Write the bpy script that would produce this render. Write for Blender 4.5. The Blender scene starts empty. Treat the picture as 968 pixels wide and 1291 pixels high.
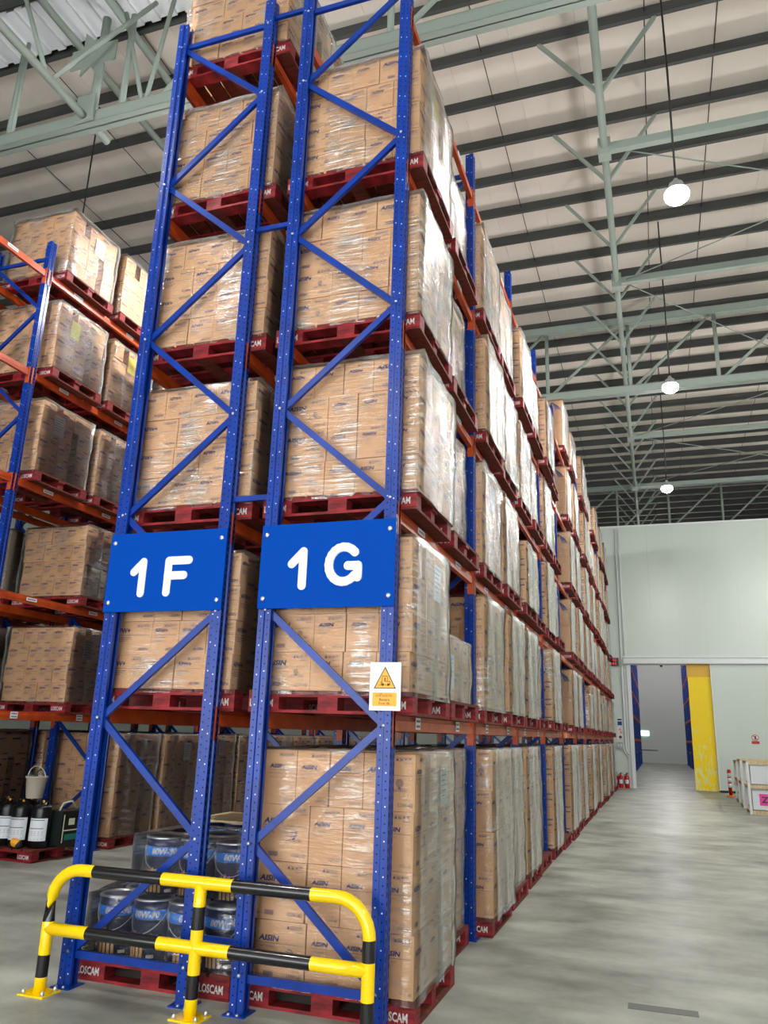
import bpy, math, random
from mathutils import Vector, Matrix
random.seed(7)
sc = bpy.context.scene
col = sc.collection

# ------------------------------------------------------------------ camera, world, exposure
CAM = Vector((1.608, -4.8864, 1.6997)); YAW, PITCH, ROLL, FPX = 0.3344, 0.2762, 0.0317, 982.99
fw = Vector((-math.sin(YAW)*math.cos(PITCH), math.cos(YAW)*math.cos(PITCH), math.sin(PITCH)))
r0 = Vector((math.cos(YAW), math.sin(YAW), 0)); u0 = r0.cross(fw)
rt = r0*math.cos(ROLL)+u0*math.sin(ROLL); up = -r0*math.sin(ROLL)+u0*math.cos(ROLL)
cd = bpy.data.cameras.new('camera'); cam = bpy.data.objects.new('camera', cd); col.objects.link(cam)
cd.sensor_fit = 'VERTICAL'; cd.sensor_height = 36.0; cd.lens = FPX/1291*36.0
cd.clip_start = .05; cd.clip_end = 300
cam.matrix_world = Matrix(((rt.x, up.x, -fw.x, CAM.x), (rt.y, up.y, -fw.y, CAM.y), (rt.z, up.z, -fw.z, CAM.z), (0, 0, 0, 1)))
sc.camera = cam
w = bpy.data.worlds.new('world'); sc.world = w; w.use_nodes = True
w.node_tree.nodes['Background'].inputs[0].default_value = (.95, .98, 1.0, 1)
w.node_tree.nodes['Background'].inputs[1].default_value = 10.5
sc.view_settings.view_transform = 'Standard'; sc.view_settings.look = 'None'; sc.view_settings.gamma = 1
sc.view_settings.use_curve_mapping = False
sc.view_settings.exposure = -0.6
LAMP_STRENGTH = 1000.0
try:
    sc.cycles.use_denoising = True
    sc.cycles.max_bounces = 6; sc.cycles.transparent_max_bounces = 14
    sc.cycles.use_adaptive_sampling = True; sc.cycles.adaptive_threshold = .02
    sc.cycles.sample_clamp_indirect = 6.0
    sc.cycles.caustics_reflective = False; sc.cycles.caustics_refractive = False
except Exception:
    pass

# ------------------------------------------------------------------ materials
def lin(c):
    c = c/255.0
    return c/12.92 if c <= .04045 else ((c+.055)/1.055)**2.4
def srgb(r, g, b): return (lin(r), lin(g), lin(b), 1)
def mat(name, c, rough=.5, metal=0, spec=.5, noise=None, bump=None, coat=0, emit=None):
    """noise=(scale, amount, second colour or None, stretch)  bump=(scale, strength, stretch)"""
    m = bpy.data.materials.new(name); m.use_nodes = True
    nt = m.node_tree; b = nt.nodes['Principled BSDF']
    b.inputs['Base Color'].default_value = c; b.inputs['Roughness'].default_value = rough
    b.inputs['Metallic'].default_value = metal; b.inputs['Specular IOR Level'].default_value = spec
    b.inputs['Coat Weight'].default_value = coat
    if emit:
        b.inputs['Emission Color'].default_value = emit[0]; b.inputs['Emission Strength'].default_value = emit[1]
    if noise or bump:
        tc = nt.nodes.new('ShaderNodeTexCoord')
    if noise:
        mp = nt.nodes.new('ShaderNodeMapping'); mp.inputs['Scale'].default_value = noise[3] if len(noise) > 3 else (1, 1, 1)
        nt.links.new(tc.outputs['Object'], mp.inputs['Vector'])
        n = nt.nodes.new('ShaderNodeTexNoise'); n.inputs['Scale'].default_value = noise[0]; n.inputs['Detail'].default_value = 5
        nt.links.new(mp.outputs[0], n.inputs['Vector'])
        cr = nt.nodes.new('ShaderNodeValToRGB'); cr.color_ramp.elements[0].position = .35; cr.color_ramp.elements[1].position = .68
        c2 = noise[2] or tuple(x*(1-noise[1]) for x in c[:3])+(1,)
        cr.color_ramp.elements[0].color = c2; cr.color_ramp.elements[1].color = c
        nt.links.new(n.outputs[0], cr.inputs[0]); nt.links.new(cr.outputs[0], b.inputs['Base Color'])
    if bump:
        mp = nt.nodes.new('ShaderNodeMapping'); mp.inputs['Scale'].default_value = bump[2] if len(bump) > 2 else (1, 1, 1)
        nt.links.new(tc.outputs['Object'], mp.inputs['Vector'])
        n = nt.nodes.new('ShaderNodeTexNoise'); n.inputs['Scale'].default_value = bump[0]; n.inputs['Detail'].default_value = 4
        nt.links.new(mp.outputs[0], n.inputs['Vector'])
        bp = nt.nodes.new('ShaderNodeBump'); bp.inputs['Strength'].default_value = bump[1]; bp.inputs['Distance'].default_value = .02
        nt.links.new(n.outputs[0], bp.inputs['Height']); nt.links.new(bp.outputs[0], b.inputs['Normal'])
    return m
M = {}
M['blue'] = mat('blue_paint', srgb(0, 54, 152), .3, 0, .4, (6, .25, srgb(0, 44, 128)))
M['sign_blue'] = mat('sign_blue', srgb(0, 66, 162), .6, 0, .05)
M['orange'] = mat('orange_paint', srgb(205, 84, 30), .38, 0, .5, (5, .25, srgb(170, 62, 20)))
M['red'] = mat('red_pallet_paint', srgb(152, 36, 42), .6, 0, .3, (9, .4, srgb(96, 22, 26), (1, 1, 3)))
M['deckwood'] = mat('worn_pallet_wood', srgb(120, 52, 44), .75, 0, .2, (7, .5, srgb(82, 44, 34), (1, 3, 1)))
M['rawwood'] = mat('raw_wood', srgb(222, 204, 166), .7, 0, .2, (8, .3, srgb(196, 172, 128), (4, .6, 1)))
M['white_ink'] = mat('white_ink', srgb(228, 226, 222), .6, 0, .3, (60, .2, srgb(180, 160, 158)))
M['carton'] = mat('carton_board', srgb(224, 178, 136), .7, 0, .2, (2.5, .1, srgb(210, 162, 120)))
M['carton_grey'] = mat('pale_carton_board', srgb(188, 172, 150), .7, 0, .25, (2.5, .1, srgb(170, 154, 132)))
M['tape'] = mat('clear_tape', srgb(196, 152, 104), .25, 0, .5)
M['ink'] = mat('dark_blue_ink', srgb(44, 52, 104), .6, 0, .2)
M['ink_light'] = mat('faded_blue_ink', srgb(120, 106, 112), .6, 0, .2)
M['ix_blue'] = mat('bright_blue_ink', srgb(34, 66, 140), .6, 0, .2)
M['paper'] = mat('paper', srgb(226, 230, 236), .7, 0, .2)
M['yellow'] = mat('yellow_paint', srgb(250, 208, 0), .22, 0, .5, None, None, .3)
M['black'] = mat('black_paint', srgb(18, 18, 20), .25, 0, .5, None, None, .3)
M['steel'] = mat('galvanised_steel', srgb(200, 202, 205), .35, .8)
M['hole'] = mat('dark_hole', srgb(6, 14, 44), .8, 0, .1)
M['slot'] = mat('slot_light_paint', srgb(214, 220, 232), .5, 0, .3)
M['green'] = mat('pale_green_steel', srgb(138, 149, 141), .55, 0, .3)
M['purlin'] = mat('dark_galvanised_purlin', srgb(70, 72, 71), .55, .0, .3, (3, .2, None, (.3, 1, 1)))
M['roof'] = mat('beige_roof_sheet', srgb(226, 217, 207), .6, 0, .3, (.9, .08, None, (1, .25, 1)), (3, .06, (1, .3, 1)))
M['corr'] = mat('grey_corrugated_sheet', srgb(215, 218, 222), .5, .0, .3)
M['wall'] = mat('white_insulated_panel', srgb(204, 214, 206), .3, 0, .45, (.6, .05, None, (1, 1, .25)))
M['wall_far'] = mat('grey_wall_panel', srgb(226, 230, 226), .45, 0, .3)
M['white'] = mat('white_paint', srgb(222, 226, 228), .4)
M['grey'] = mat('grey_paint', srgb(160, 164, 164), .45)
M['signred'] = mat('sign_red', srgb(190, 40, 46), .5)
M['signyellow'] = mat('sign_amber', srgb(250, 170, 40), .5)
M['signink'] = mat('sign_ink', srgb(60, 34, 36), .5)
M['fire'] = mat('extinguisher_red', srgb(196, 20, 24), .25, 0, .5)
M['rubber'] = mat('black_rubber', srgb(22, 22, 23), .55)
M['canister'] = mat('black_canister', srgb(14, 15, 18), .3)
M['bucket'] = mat('beige_plastic', srgb(206, 196, 178), .4)
M['pail'] = mat('navy_pail', srgb(20, 28, 66), .28, 0, .5)
M['pailblue'] = mat('pail_blue_band', srgb(38, 116, 206), .35)
M['tan'] = mat('pail_tan_bars', srgb(196, 150, 92), .45)
M['lid'] = mat('pail_lid_metal', srgb(190, 194, 198), .3, .85)
M['pink'] = mat('fluorescent_pink', srgb(250, 60, 170), .6)
M['led'] = mat('red_led', srgb(40, 0, 0), .5, emit=((1, .03, .05, 1), 1.6))
M['greenled'] = mat('exit_light', srgb(220, 255, 235), .5, emit=((.7, 1, .85, 1), 2.5))
M['lamp'] = mat('lamp_dome', srgb(255, 255, 255), .5, emit=((1, .985, .96, 1), LAMP_STRENGTH))
M['orangecap'] = mat('orange_plastic', srgb(240, 120, 40), .4)
M['paleblue'] = mat('blue_bin', srgb(30, 64, 150), .5)
M['teal'] = mat('teal_panel', srgb(30, 110, 100), .5)
M['cream'] = mat('cream_panel', srgb(214, 214, 184), .5)

def film_material(name, haze, scale, strength, seed):
    m = bpy.data.materials.new(name); m.use_nodes = True; nt = m.node_tree
    nt.nodes.clear(); N = nt.nodes.new; L = nt.links.new
    out = N('ShaderNodeOutputMaterial'); mix = N('ShaderNodeMixShader')
    tr = N('ShaderNodeBsdfTransparent'); tr.inputs[0].default_value = (.985, .985, .985, 1)
    gl = N('ShaderNodeBsdfGlossy'); gl.inputs['Roughness'].default_value = .1; gl.inputs[0].default_value = (1, 1, 1, 1)
    df = N('ShaderNodeBsdfDiffuse'); df.inputs[0].default_value = (.74, .75, .74, 1)
    mg = N('ShaderNodeMixShader'); mg.inputs[0].default_value = .3
    tc = N('ShaderNodeTexCoord'); mp = N('ShaderNodeMapping'); oi = N('ShaderNodeObjectInfo')
    mp.inputs['Scale'].default_value = scale; mp.inputs['Rotation'].default_value = (.09, .06, 0)
    cx = N('ShaderNodeCombineXYZ'); mu = N('ShaderNodeMath'); mu.operation = 'MULTIPLY'; mu.inputs[1].default_value = 40
    L(oi.outputs['Random'], mu.inputs[0])
    for i in range(3): L(mu.outputs[0], cx.inputs[i])
    L(cx.outputs[0], mp.inputs['Location'])
    n = N('ShaderNodeTexNoise'); n.inputs['Scale'].default_value = 1; n.inputs['Detail'].default_value = 4
    va = N('ShaderNodeVectorMath'); va.operation = 'ADD'
    n2 = N('ShaderNodeTexNoise'); n2.inputs['Scale'].default_value = 2.6; n2.inputs['Detail'].default_value = 2
    rm = N('ShaderNodeMapRange'); rm.inputs[1].default_value = .52; rm.inputs[2].default_value = .66; rm.inputs[3].default_value = .0; rm.inputs[4].default_value = haze  # patchy mask paints white glare streaks into the film
    rs = N('ShaderNodeMapRange'); rs.inputs[1].default_value = .44; rs.inputs[2].default_value = .62; rs.inputs[3].default_value = .06; rs.inputs[4].default_value = 1
    mm = N('ShaderNodeMath'); mm.operation = 'MULTIPLY'
    ms = N('ShaderNodeVectorMath'); ms.operation = 'MULTIPLY'; ms.inputs[1].default_value = (1.3, 1.3, .32)
    bp = N('ShaderNodeBump'); bp.inputs['Strength'].default_value = strength; bp.inputs['Distance'].default_value = .03
    fr = N('ShaderNodeFresnel'); fr.inputs['IOR'].default_value = 1.48
    ad = N('ShaderNodeMath'); ad.operation = 'MULTIPLY_ADD'; ad.inputs[1].default_value = 1.35; ad.use_clamp = True
    L(tc.outputs['Object'], mp.inputs['Vector']); L(mp.outputs[0], n.inputs['Vector'])
    L(tc.outputs['Object'], ms.inputs[0]); L(ms.outputs[0], va.inputs[0]); L(cx.outputs[0], va.inputs[1]); L(va.outputs[0], n2.inputs['Vector'])
    L(n.outputs[0], bp.inputs['Height']); L(bp.outputs[0], gl.inputs['Normal'])
    L(n2.outputs[0], rm.inputs[0]); L(n.outputs[0], rs.inputs[0]); L(rm.outputs[0], mm.inputs[0]); L(rs.outputs[0], mm.inputs[1])
    L(fr.outputs[0], ad.inputs[0]); L(mm.outputs[0], ad.inputs[2])
    L(gl.outputs[0], mg.inputs[1]); L(df.outputs[0], mg.inputs[2])
    L(ad.outputs[0], mix.inputs[0]); L(tr.outputs[0], mix.inputs[1]); L(mg.outputs[0], mix.inputs[2]); L(mix.outputs[0], out.inputs[0])
    return m
M['film'] = film_material('stretch_film', .45, (2.5, 2.5, 40), .7, 1.3)
M['film_tight'] = film_material('tight_stretch_film', .3, (3, 3, 30), .8, 4.1)

def floor_material():
    m = bpy.data.materials.new('polished_concrete'); m.use_nodes = True; nt = m.node_tree
    b = nt.nodes['Principled BSDF']; tc = nt.nodes.new('ShaderNodeTexCoord')
    n = nt.nodes.new('ShaderNodeTexNoise'); n.inputs['Scale'].default_value = .9; n.inputs['Detail'].default_value = 9; n.inputs['Roughness'].default_value = .62
    mp = nt.nodes.new('ShaderNodeMapping'); mp.inputs['Scale'].default_value = (.55, 1.5, 1)
    n2 = nt.nodes.new('ShaderNodeTexNoise'); n2.inputs['Scale'].default_value = 1.6; n2.inputs['Detail'].default_value = 6
    cr = nt.nodes.new('ShaderNodeValToRGB')
    cr.color_ramp.elements[0].position = .36; cr.color_ramp.elements[0].color = srgb(106, 107, 100)
    cr.color_ramp.elements[1].position = .64; cr.color_ramp.elements[1].color = srgb(184, 186, 176)
    mx = nt.nodes.new('ShaderNodeMath'); mx.operation = 'MULTIPLY_ADD'; mx.inputs[1].default_value = .45
    m2 = nt.nodes.new('ShaderNodeMath'); m2.operation = 'MULTIPLY'; m2.inputs[1].default_value = .55
    rr = nt.nodes.new('ShaderNodeMapRange'); rr.inputs[1].default_value = .3; rr.inputs[2].default_value = .7; rr.inputs[3].default_value = .33; rr.inputs[4].default_value = .5
    nt.links.new(tc.outputs['Object'], n.inputs['Vector']); nt.links.new(tc.outputs['Object'], mp.inputs['Vector'])
    nt.links.new(mp.outputs[0], n2.inputs['Vector'])
    nt.links.new(n.outputs[0], m2.inputs[0]); nt.links.new(n2.outputs[0], mx.inputs[0]); nt.links.new(m2.outputs[0], mx.inputs[2])
    nt.links.new(mx.outputs[0], cr.inputs[0]); nt.links.new(cr.outputs[0], b.inputs['Base Color'])
    nt.links.new(n2.outputs[0], rr.inputs[0]); nt.links.new(rr.outputs[0], b.inputs['Roughness'])
    b.inputs['Specular IOR Level'].default_value = .2
    return m
M['floor'] = floor_material()
def curtain_material():
    m = bpy.data.materials.new('yellow_strip_pvc'); m.use_nodes = True; nt = m.node_tree
    b = nt.nodes['Principled BSDF']; tc = nt.nodes.new('ShaderNodeTexCoord')
    mp = nt.nodes.new('ShaderNodeMapping'); mp.inputs['Scale'].default_value = (9, 1, 3.5)
    n = nt.nodes.new('ShaderNodeTexNoise'); n.inputs['Scale'].default_value = 1; n.inputs['Detail'].default_value = 5
    sx = nt.nodes.new('ShaderNodeSeparateXYZ')
    mr = nt.nodes.new('ShaderNodeMapRange'); mr.inputs[1].default_value = .2; mr.inputs[2].default_value = 2.6; mr.inputs[3].default_value = .48; mr.inputs[4].default_value = .66
    gt = nt.nodes.new('ShaderNodeMath'); gt.operation = 'GREATER_THAN'
    mx = nt.nodes.new('ShaderNodeMix'); mx.data_type = 'RGBA'
    mx.inputs[6].default_value = srgb(255, 222, 0); mx.inputs[7].default_value = srgb(240, 228, 140)
    nt.links.new(tc.outputs['Object'], mp.inputs['Vector']); nt.links.new(mp.outputs[0], n.inputs['Vector'])
    nt.links.new(tc.outputs['Object'], sx.inputs[0]); nt.links.new(sx.outputs[2], mr.inputs[0])
    nt.links.new(n.outputs[0], gt.inputs[0]); nt.links.new(mr.outputs[0], gt.inputs[1])
    nt.links.new(gt.outputs[0], mx.inputs[0]); nt.links.new(mx.outputs[2], b.inputs['Base Color'])
    b.inputs['Roughness'].default_value = .35; b.inputs['Specular IOR Level'].default_value = .25
    return m
M['curtain'] = curtain_material()

# ------------------------------------------------------------------ mesh helpers
class MB:
    def __init__(s): s.v = []; s.f = []; s.m = []; s.sm = []
    def face(s, idx, m=0, smooth=False): s.f.append(idx); s.m.append(m); s.sm.append(smooth)
    def poly(s, pts, m=0):
        n = len(s.v); s.v += [tuple(p) for p in pts]; s.face(list(range(n, n+len(pts))), m)
    def box(s, x0, x1, y0, y1, z0, z1, m=0, skip=''):
        n = len(s.v)
        s.v += [(x0, y0, z0), (x1, y0, z0), (x1, y1, z0), (x0, y1, z0), (x0, y0, z1), (x1, y0, z1), (x1, y1, z1), (x0, y1, z1)]
        for k, q in (('b', (3, 2, 1, 0)), ('t', (4, 5, 6, 7)), ('f', (0, 1, 5, 4)), ('r', (1, 2, 6, 5)), ('k', (2, 3, 7, 6)), ('l', (3, 0, 4, 7))):
            if k not in skip: s.face([n+i for i in q], m)
        return s
    def bar(s, a, b, wx, wy, m=0, upv=(0, 0, 1)):
        """rectangular bar from a to b, widths wx (sideways) and wy (along upv)"""
        a = Vector(a); b = Vector(b); d = (b-a).normalized(); u = Vector(upv)
        if abs(d.dot(u)) > .99: u = Vector((0, 1, 0))
        x = d.cross(u).normalized(); y = x.cross(d).normalized(); n = len(s.v)
        for p in (a, b):
            for i, j in ((-1, -1), (1, -1), (1, 1), (-1, 1)): s.v.append(tuple(p+x*(i*wx/2)+y*(j*wy/2)))
        for q in ((3, 2, 1, 0), (4, 5, 6, 7), (0, 1, 5, 4), (1, 2, 6, 5), (2, 3, 7, 6), (3, 0, 4, 7)): s.face([n+i for i in q], m)
        return s
    def poly_plate(s, pts, y0, y1, m=0):
        n = len(s.v); k = len(pts)
        for y in (y0, y1): s.v += [(a, y, b) for a, b in pts]
        s.face([n+i for i in range(k)], m); s.face([n+k+i for i in range(k)][::-1], m)
        for i in range(k):
            j = (i+1) % k; s.face([n+j, n+i, n+k+i, n+k+j], m)
        return s
    def sweep(s, path, r, segs=14, mats=None, m=0, cap=True):
        P = [Vector(p) for p in path]; n0 = len(s.v)
        t = (P[1]-P[0]).normalized(); a = Vector((0, 0, 1)) if abs(t.z) < .9 else Vector((0, 1, 0))
        x = t.cross(a).normalized()
        for i, p in enumerate(P):
            if i == 0: d = t
            elif i == len(P)-1: d = (P[i]-P[i-1]).normalized()
            else: d = ((P[i+1]-P[i]).normalized()+(P[i]-P[i-1]).normalized()).normalized()
            x = (x-d*x.dot(d)).normalized(); y = d.cross(x)
            rr = r[i] if isinstance(r, (list, tuple)) else r
            for k in range(segs):
                g = 2*math.pi*k/segs; s.v.append(tuple(p+x*(math.cos(g)*rr)+y*(math.sin(g)*rr)))
        for i in range(len(P)-1):
            for k in range(segs):
                k2 = (k+1) % segs; A = n0+i*segs; B = A+segs
                s.face([A+k, A+k2, B+k2, B+k], mats[i] if mats else m, True)
        if cap:
            s.face([n0+k for k in range(segs)][::-1], mats[0] if mats else m)
            e = n0+(len(P)-1)*segs; s.face([e+k for k in range(segs)], mats[-1] if mats else m)
        return s
    def lathe(s, prof, c=(0, 0, 0), segs=20, mats=None, m=0):
        n0 = len(s.v)
        for (r, z) in prof:
            for k in range(segs):
                g = 2*math.pi*k/segs; s.v.append((c[0]+r*math.cos(g), c[1]+r*math.sin(g), c[2]+z))
        for i in range(len(prof)-1):
            for k in range(segs):
                k2 = (k+1) % segs; A = n0+i*segs; B = A+segs
                s.face([A+k, A+k2, B+k2, B+k], mats[i] if mats else m, True)
        if prof[0][0] > 1e-4: s.face([n0+k for k in range(segs)][::-1], mats[0] if mats else m)
        if prof[-1][0] > 1e-4:
            e = n0+(len(prof)-1)*segs; s.face([e+k for k in range(segs)], mats[-1] if mats else m)
        return s
    def text(s, string, O, U, V, h, m=0, bold=0.0, xs=1.0, align='l', shear=0.0, wrap=None):
        vs, fs, wd = text2d(string, bold)
        O = Vector(O); U = Vector(U); V = Vector(V); n = len(s.v)
        off = {'l': 0, 'c': -wd*h*xs/2, 'r': -wd*h*xs}[align]
        for (x, y) in vs:
            X, Y = x*h*xs+off+shear*y*h, y*h
            s.v.append(wrap(X, Y) if wrap else tuple(O+U*X+V*Y))
        for f in fs: s.face([n+i for i in f], m)
        return wd*h*xs
    def mesh(s, name, mats):
        me = bpy.data.meshes.new(name); me.from_pydata(s.v, [], s.f)
        for x in mats: me.materials.append(M[x] if isinstance(x, str) else x)
        me.polygons.foreach_set('material_index', s.m); me.polygons.foreach_set('use_smooth', s.sm)
        me.update(); return me
    def build(s, name, mats, parent=None, loc=(0, 0, 0), rot=(0, 0, 0)):
        if isinstance(mats, str): mats = [mats]
        return inst(name, s.mesh(name, mats), parent, loc, rot)
_tx = {}
def text2d(string, bold):
    k = (string, bold)
    if k in _tx: return _tx[k]
    cu = bpy.data.curves.new('tmp_text', 'FONT'); cu.body = string; cu.size = 1; cu.resolution_u = 2; cu.offset = bold
    cu.fill_mode = 'FRONT'
    o = bpy.data.objects.new('tmp_text', cu); col.objects.link(o)
    dg = bpy.context.evaluated_depsgraph_get(); dg.update()
    me = bpy.data.meshes.new_from_object(o.evaluated_get(dg))
    vs = [(v.co.x, v.co.y) for v in me.vertices]; fs = [list(p.vertices) for p in me.polygons]
    bpy.data.objects.remove(o); bpy.data.curves.remove(cu); bpy.data.meshes.remove(me)
    x0 = min(v[0] for v in vs); x1 = max(v[0] for v in vs); H = .73
    vs = [((x-x0)/H, y/H) for x, y in vs]
    _tx[k] = (vs, fs, (x1-x0)/H); return _tx[k]
def inst(name, me, parent=None, loc=(0, 0, 0), rot=(0, 0, 0)):
    o = bpy.data.objects.new(name, me); col.objects.link(o); o.location = loc; o.rotation_euler = rot
    if parent: o.parent = parent
    return o
def tag(o, label=None, cat=None, group=None, kind=None):
    if label: o['label'] = label
    if cat: o['category'] = cat
    if group: o['group'] = group
    if kind: o['kind'] = kind
    return o
def empty(name, loc=(0, 0, 0), parent=None, rz=0):
    o = bpy.data.objects.new(name, None); col.objects.link(o); o.location = loc; o.rotation_euler = (0, 0, rz); o.empty_display_size = .1
    if parent: o.parent = parent
    return o
ORD = ['zeroth', 'first', 'second', 'third', 'fourth', 'fifth', 'sixth', 'seventh', 'eighth', 'ninth', 'tenth', 'eleventh', 'twelfth', 'thirteenth',
       'fourteenth', 'fifteenth', 'sixteenth', 'seventeenth', 'eighteenth', 'nineteenth', 'twentieth', 'twenty-first', 'twenty-second']

# ------------------------------------------------------------------ the setting
BAY = 2.456; YW = 27.4
XL, XR, YB, YF = -24.0, 12.0, -12.0, 66.0
ZROOF = 12.45
o = MB().box(XL, XR, YB, YF, -.2, 0).build('floor', 'floor'); tag(o, 'grey polished concrete warehouse floor', 'floor', kind='structure')
p = MB().box(-.22, .22, -.06, .06, .0005, .003).build('floor_patch', [mat('dark_floor_tape', srgb(96, 96, 92), .6)], o, (1.53, 1.25, 0), (0, 0, .02))
# far partition wall made of insulated panels
def panel_wall(name, x0, x1, z0, z1, y, parent, step=1.2):
    x = x0
    while x < x1-.01:
        xe = min(x+step, x1)
        MB().box(x+.0012, xe-.0012, y, y+.1, z0, z1).build('panel', 'wall', parent); x = xe
wf = empty('wall_far', (0, 0, 0)); tag(wf, 'tall white insulated panel wall across the aisle end', 'wall', kind='structure')
panel_wall('w', XL, -1.0+.02, 0, 10.1, YW, wf, 2.3)
panel_wall('w', -.98, .62, 0, 10.1, YW, wf, .8)
panel_wall('w', .62, 3.62, 4.55, 10.1, YW, wf, 1.0)
panel_wall('w', 3.62, XR, 0, 10.1, YW, wf, 1.2)
MB().box(XL, XR, YW-.02, YW+.12, 10.1, 10.16).build('wall_cap', 'white', wf)
for nm, b, lab in (('wall_left', (XL-.1, XL, YB, YF, 0, ZROOF+.3), 'long white side wall beyond the racks'),
                   ('wall_right', (XR, XR+.1, YB, YF, 0, ZROOF+.3), 'white side wall beyond the aisle'),
                   ('wall_end', (XL, XR, YF, YF+.1, 0, ZROOF+.3), 'grey wall at the end of the room past the door')):
    o = MB().box(*b).build(nm, 'wall_far' if nm == 'wall_end' else 'wall'); tag(o, lab, 'wall', kind='structure')
wb = empty('wall_back', (0, 0, 0)); tag(wb, 'white wall with added open loading doors behind the viewpoint', 'wall', kind='structure')
for b in ((XL, -9.5, 0, ZROOF+.3), (-9.5, 7.5, 4.6, ZROOF+.3), (7.5, XR, 0, ZROOF+.3), (-3.9, -3.3, 0, 4.6), (1.7, 2.3, 0, 4.6)):  # door openings added out of view to let daylight onto the rack fronts
    MB().box(b[0], b[1], YB-.1, YB, b[2], b[3]).build('panel', 'wall', wb)
# door opening: jamb, track, sliding door leaf
dj = MB().box(.6, .74, YW-.12, YW+.12, 0, 4.55).box(.50, .58, YW-.05, YW-.001, .0, 4.4).build('trim_1', 'white'); tag(dj, 'white door jamb beside the fire extinguishers', 'door jamb', kind='structure')
tr = MB().box(.5, 8.2, YW-.24, YW-.001, 4.62, 4.84).box(.5, 8.2, YW-.28, YW-.24, 4.80, 4.86).box(.5, 8.2, YW-.26, YW-.24, 4.58, 4.66).build('trim_2', 'white')
tag(tr, 'long white sliding door track above the opening', 'door track', kind='structure')
dl = MB().box(3.6, 7.4, YW-.14, YW-.03, .03, 4.6).build('door_1', 'wall'); tag(dl, 'white sliding door leaf beside the yellow strip curtain', 'door', kind='structure')
MB().box(3.6, 3.64, YW-.16, YW-.14, .03, 4.6).build('edge_strip', 'white', dl); MB().box(3.6, 7.4, YW-.16, YW-.14, .02, .08).build('bottom_seal', 'rubber', dl)
# ceiling: sheets, purlins, rods
ce = empty('ceiling', (0, 0, 0)); tag(ce, 'beige roof sheeting above dark purlins', 'ceiling', kind='structure')
x = 3.1-1.03*27; pm = None
while x < XR:
    if pm is None: pm = MB().box(.002, 1.028, YB, YF, 0, .03).mesh('roof_sheet', ['roof'])
    inst('roof_sheet', pm, ce, (x, 0, ZROOF)); x += 1.03
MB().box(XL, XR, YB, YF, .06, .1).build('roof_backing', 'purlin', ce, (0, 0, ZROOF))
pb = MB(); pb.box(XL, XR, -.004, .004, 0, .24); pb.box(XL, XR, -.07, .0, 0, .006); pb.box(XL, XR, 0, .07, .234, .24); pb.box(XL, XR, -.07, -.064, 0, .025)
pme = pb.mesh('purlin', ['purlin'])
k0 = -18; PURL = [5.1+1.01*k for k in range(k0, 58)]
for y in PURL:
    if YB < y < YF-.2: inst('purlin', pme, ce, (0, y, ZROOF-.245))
rodm = MB().sweep([(0, YB, 0), (0, YF, 0)], .008, 6).mesh('sag_rod', ['rubber'])
for x in (-9.3, -7.45, -5.55, -3.6, -.45, 2.06, 3.1, 5.2): inst('sag_rod', rodm, ce, (x, 0, ZROOF-.09))
cb = MB(); x = -13.0; i = 0          # corrugated strip between two purlins
while x < -3.0:
    z = 0 if i % 2 == 0 else .05
    cb.box(x, x+.15, 2.16, 2.98, z-.05, z-.046); cb.box(x+.146, x+.15, 2.16, 2.98, -.05, 0.004); x += .15; i += 1
cb.build('corrugated_sheet', 'corr', ce, (0, 0, ZROOF-.14))
# steel trusses
ZL, ZU, ZT = 10.2, 12.12, 11.1
def truss(y, n_lab, x0=-20.0, x1=11.0, phase=0, slim=False):
    t = empty('roof_truss', (0, y, 0)); tag(t, n_lab, 'truss', kind='structure')
    for z, hh in ((ZL, .2), (ZU, .2)):
        if slim and z == ZU:
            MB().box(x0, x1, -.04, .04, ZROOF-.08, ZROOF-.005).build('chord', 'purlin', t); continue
        c = MB(); c.box(x0, x1, -.1, .1, z-.1, z-.085); c.box(x0, x1, -.1, .1, z+.085, z+.1); c.box(x0, x1, -.008, .008, z-.1, z+.1); c.box(x0, x1, .02, .1, z-.085, z-.07)
        c.box(x0, x1, -.1, -.085, z-.09, z+.09)
        c.build('chord', 'green', t)
    x = x0+phase; st = 2.06
    vm = MB().sweep([(0, 0, ZL+.1), (0, 0, ZU-.1)], .048, 10).mesh('web_post', ['green'])
    dm = MB().sweep([(.12, 0, ZL+.1), (st-.1, 0, ZU-.1)], .038, 10).mesh('web_diagonal', ['green'])
    while x < x1:
        inst('web_post', vm, t, (x, 0, 0))
        if x+st < x1 and not (slim and x < -3): inst('web_diagonal', dm, t, (x, 0, 0))
        x += st
    return t
truss(2.62, 'pale green roof truss nearest above the racks', phase=(-7.3+20) % 2.06, slim=True)
truss(14.15, 'pale green roof truss crossing above the rack mid length', phase=(-.58+20) % 2.06)
truss(28.5, 'pale green roof truss just behind the panel wall', phase=(2.6+20) % 2.06)
# longitudinal tube with knee braces and cross struts
tb = empty('roof_tube', (1.345, 0, ZT)); tag(tb, 'pale green roof tube running along above the aisle', 'roof tube', kind='structure')
MB().sweep([(0, YB+1, 0), (0, 45, 0)], .06, 12).build('tube', 'green', tb)
kl = MB().bar((-.05, 0, 0), (-.88, 0, 1.12), .05, .05, 0, (0, 1, 0)).bar((-.06, .03, 0), (-.89, .03, 1.12), .006, .06, 0, (0, 1, 0)).mesh('knee_brace', ['green'])
kr = MB().bar((.05, 0, 0), (.86, 0, 1.12), .05, .05, 0, (0, 1, 0)).bar((.06, .03, 0), (.87, .03, 1.12), .006, .06, 0, (0, 1, 0)).mesh('knee_brace', ['green'])
for k in range(-6, 22):
    y = 5.1+2.02*k
    if y < 40: inst('knee_brace', kl, tb, (0, y, 0)); inst('knee_brace', kr, tb, (0, y, 0))
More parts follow.
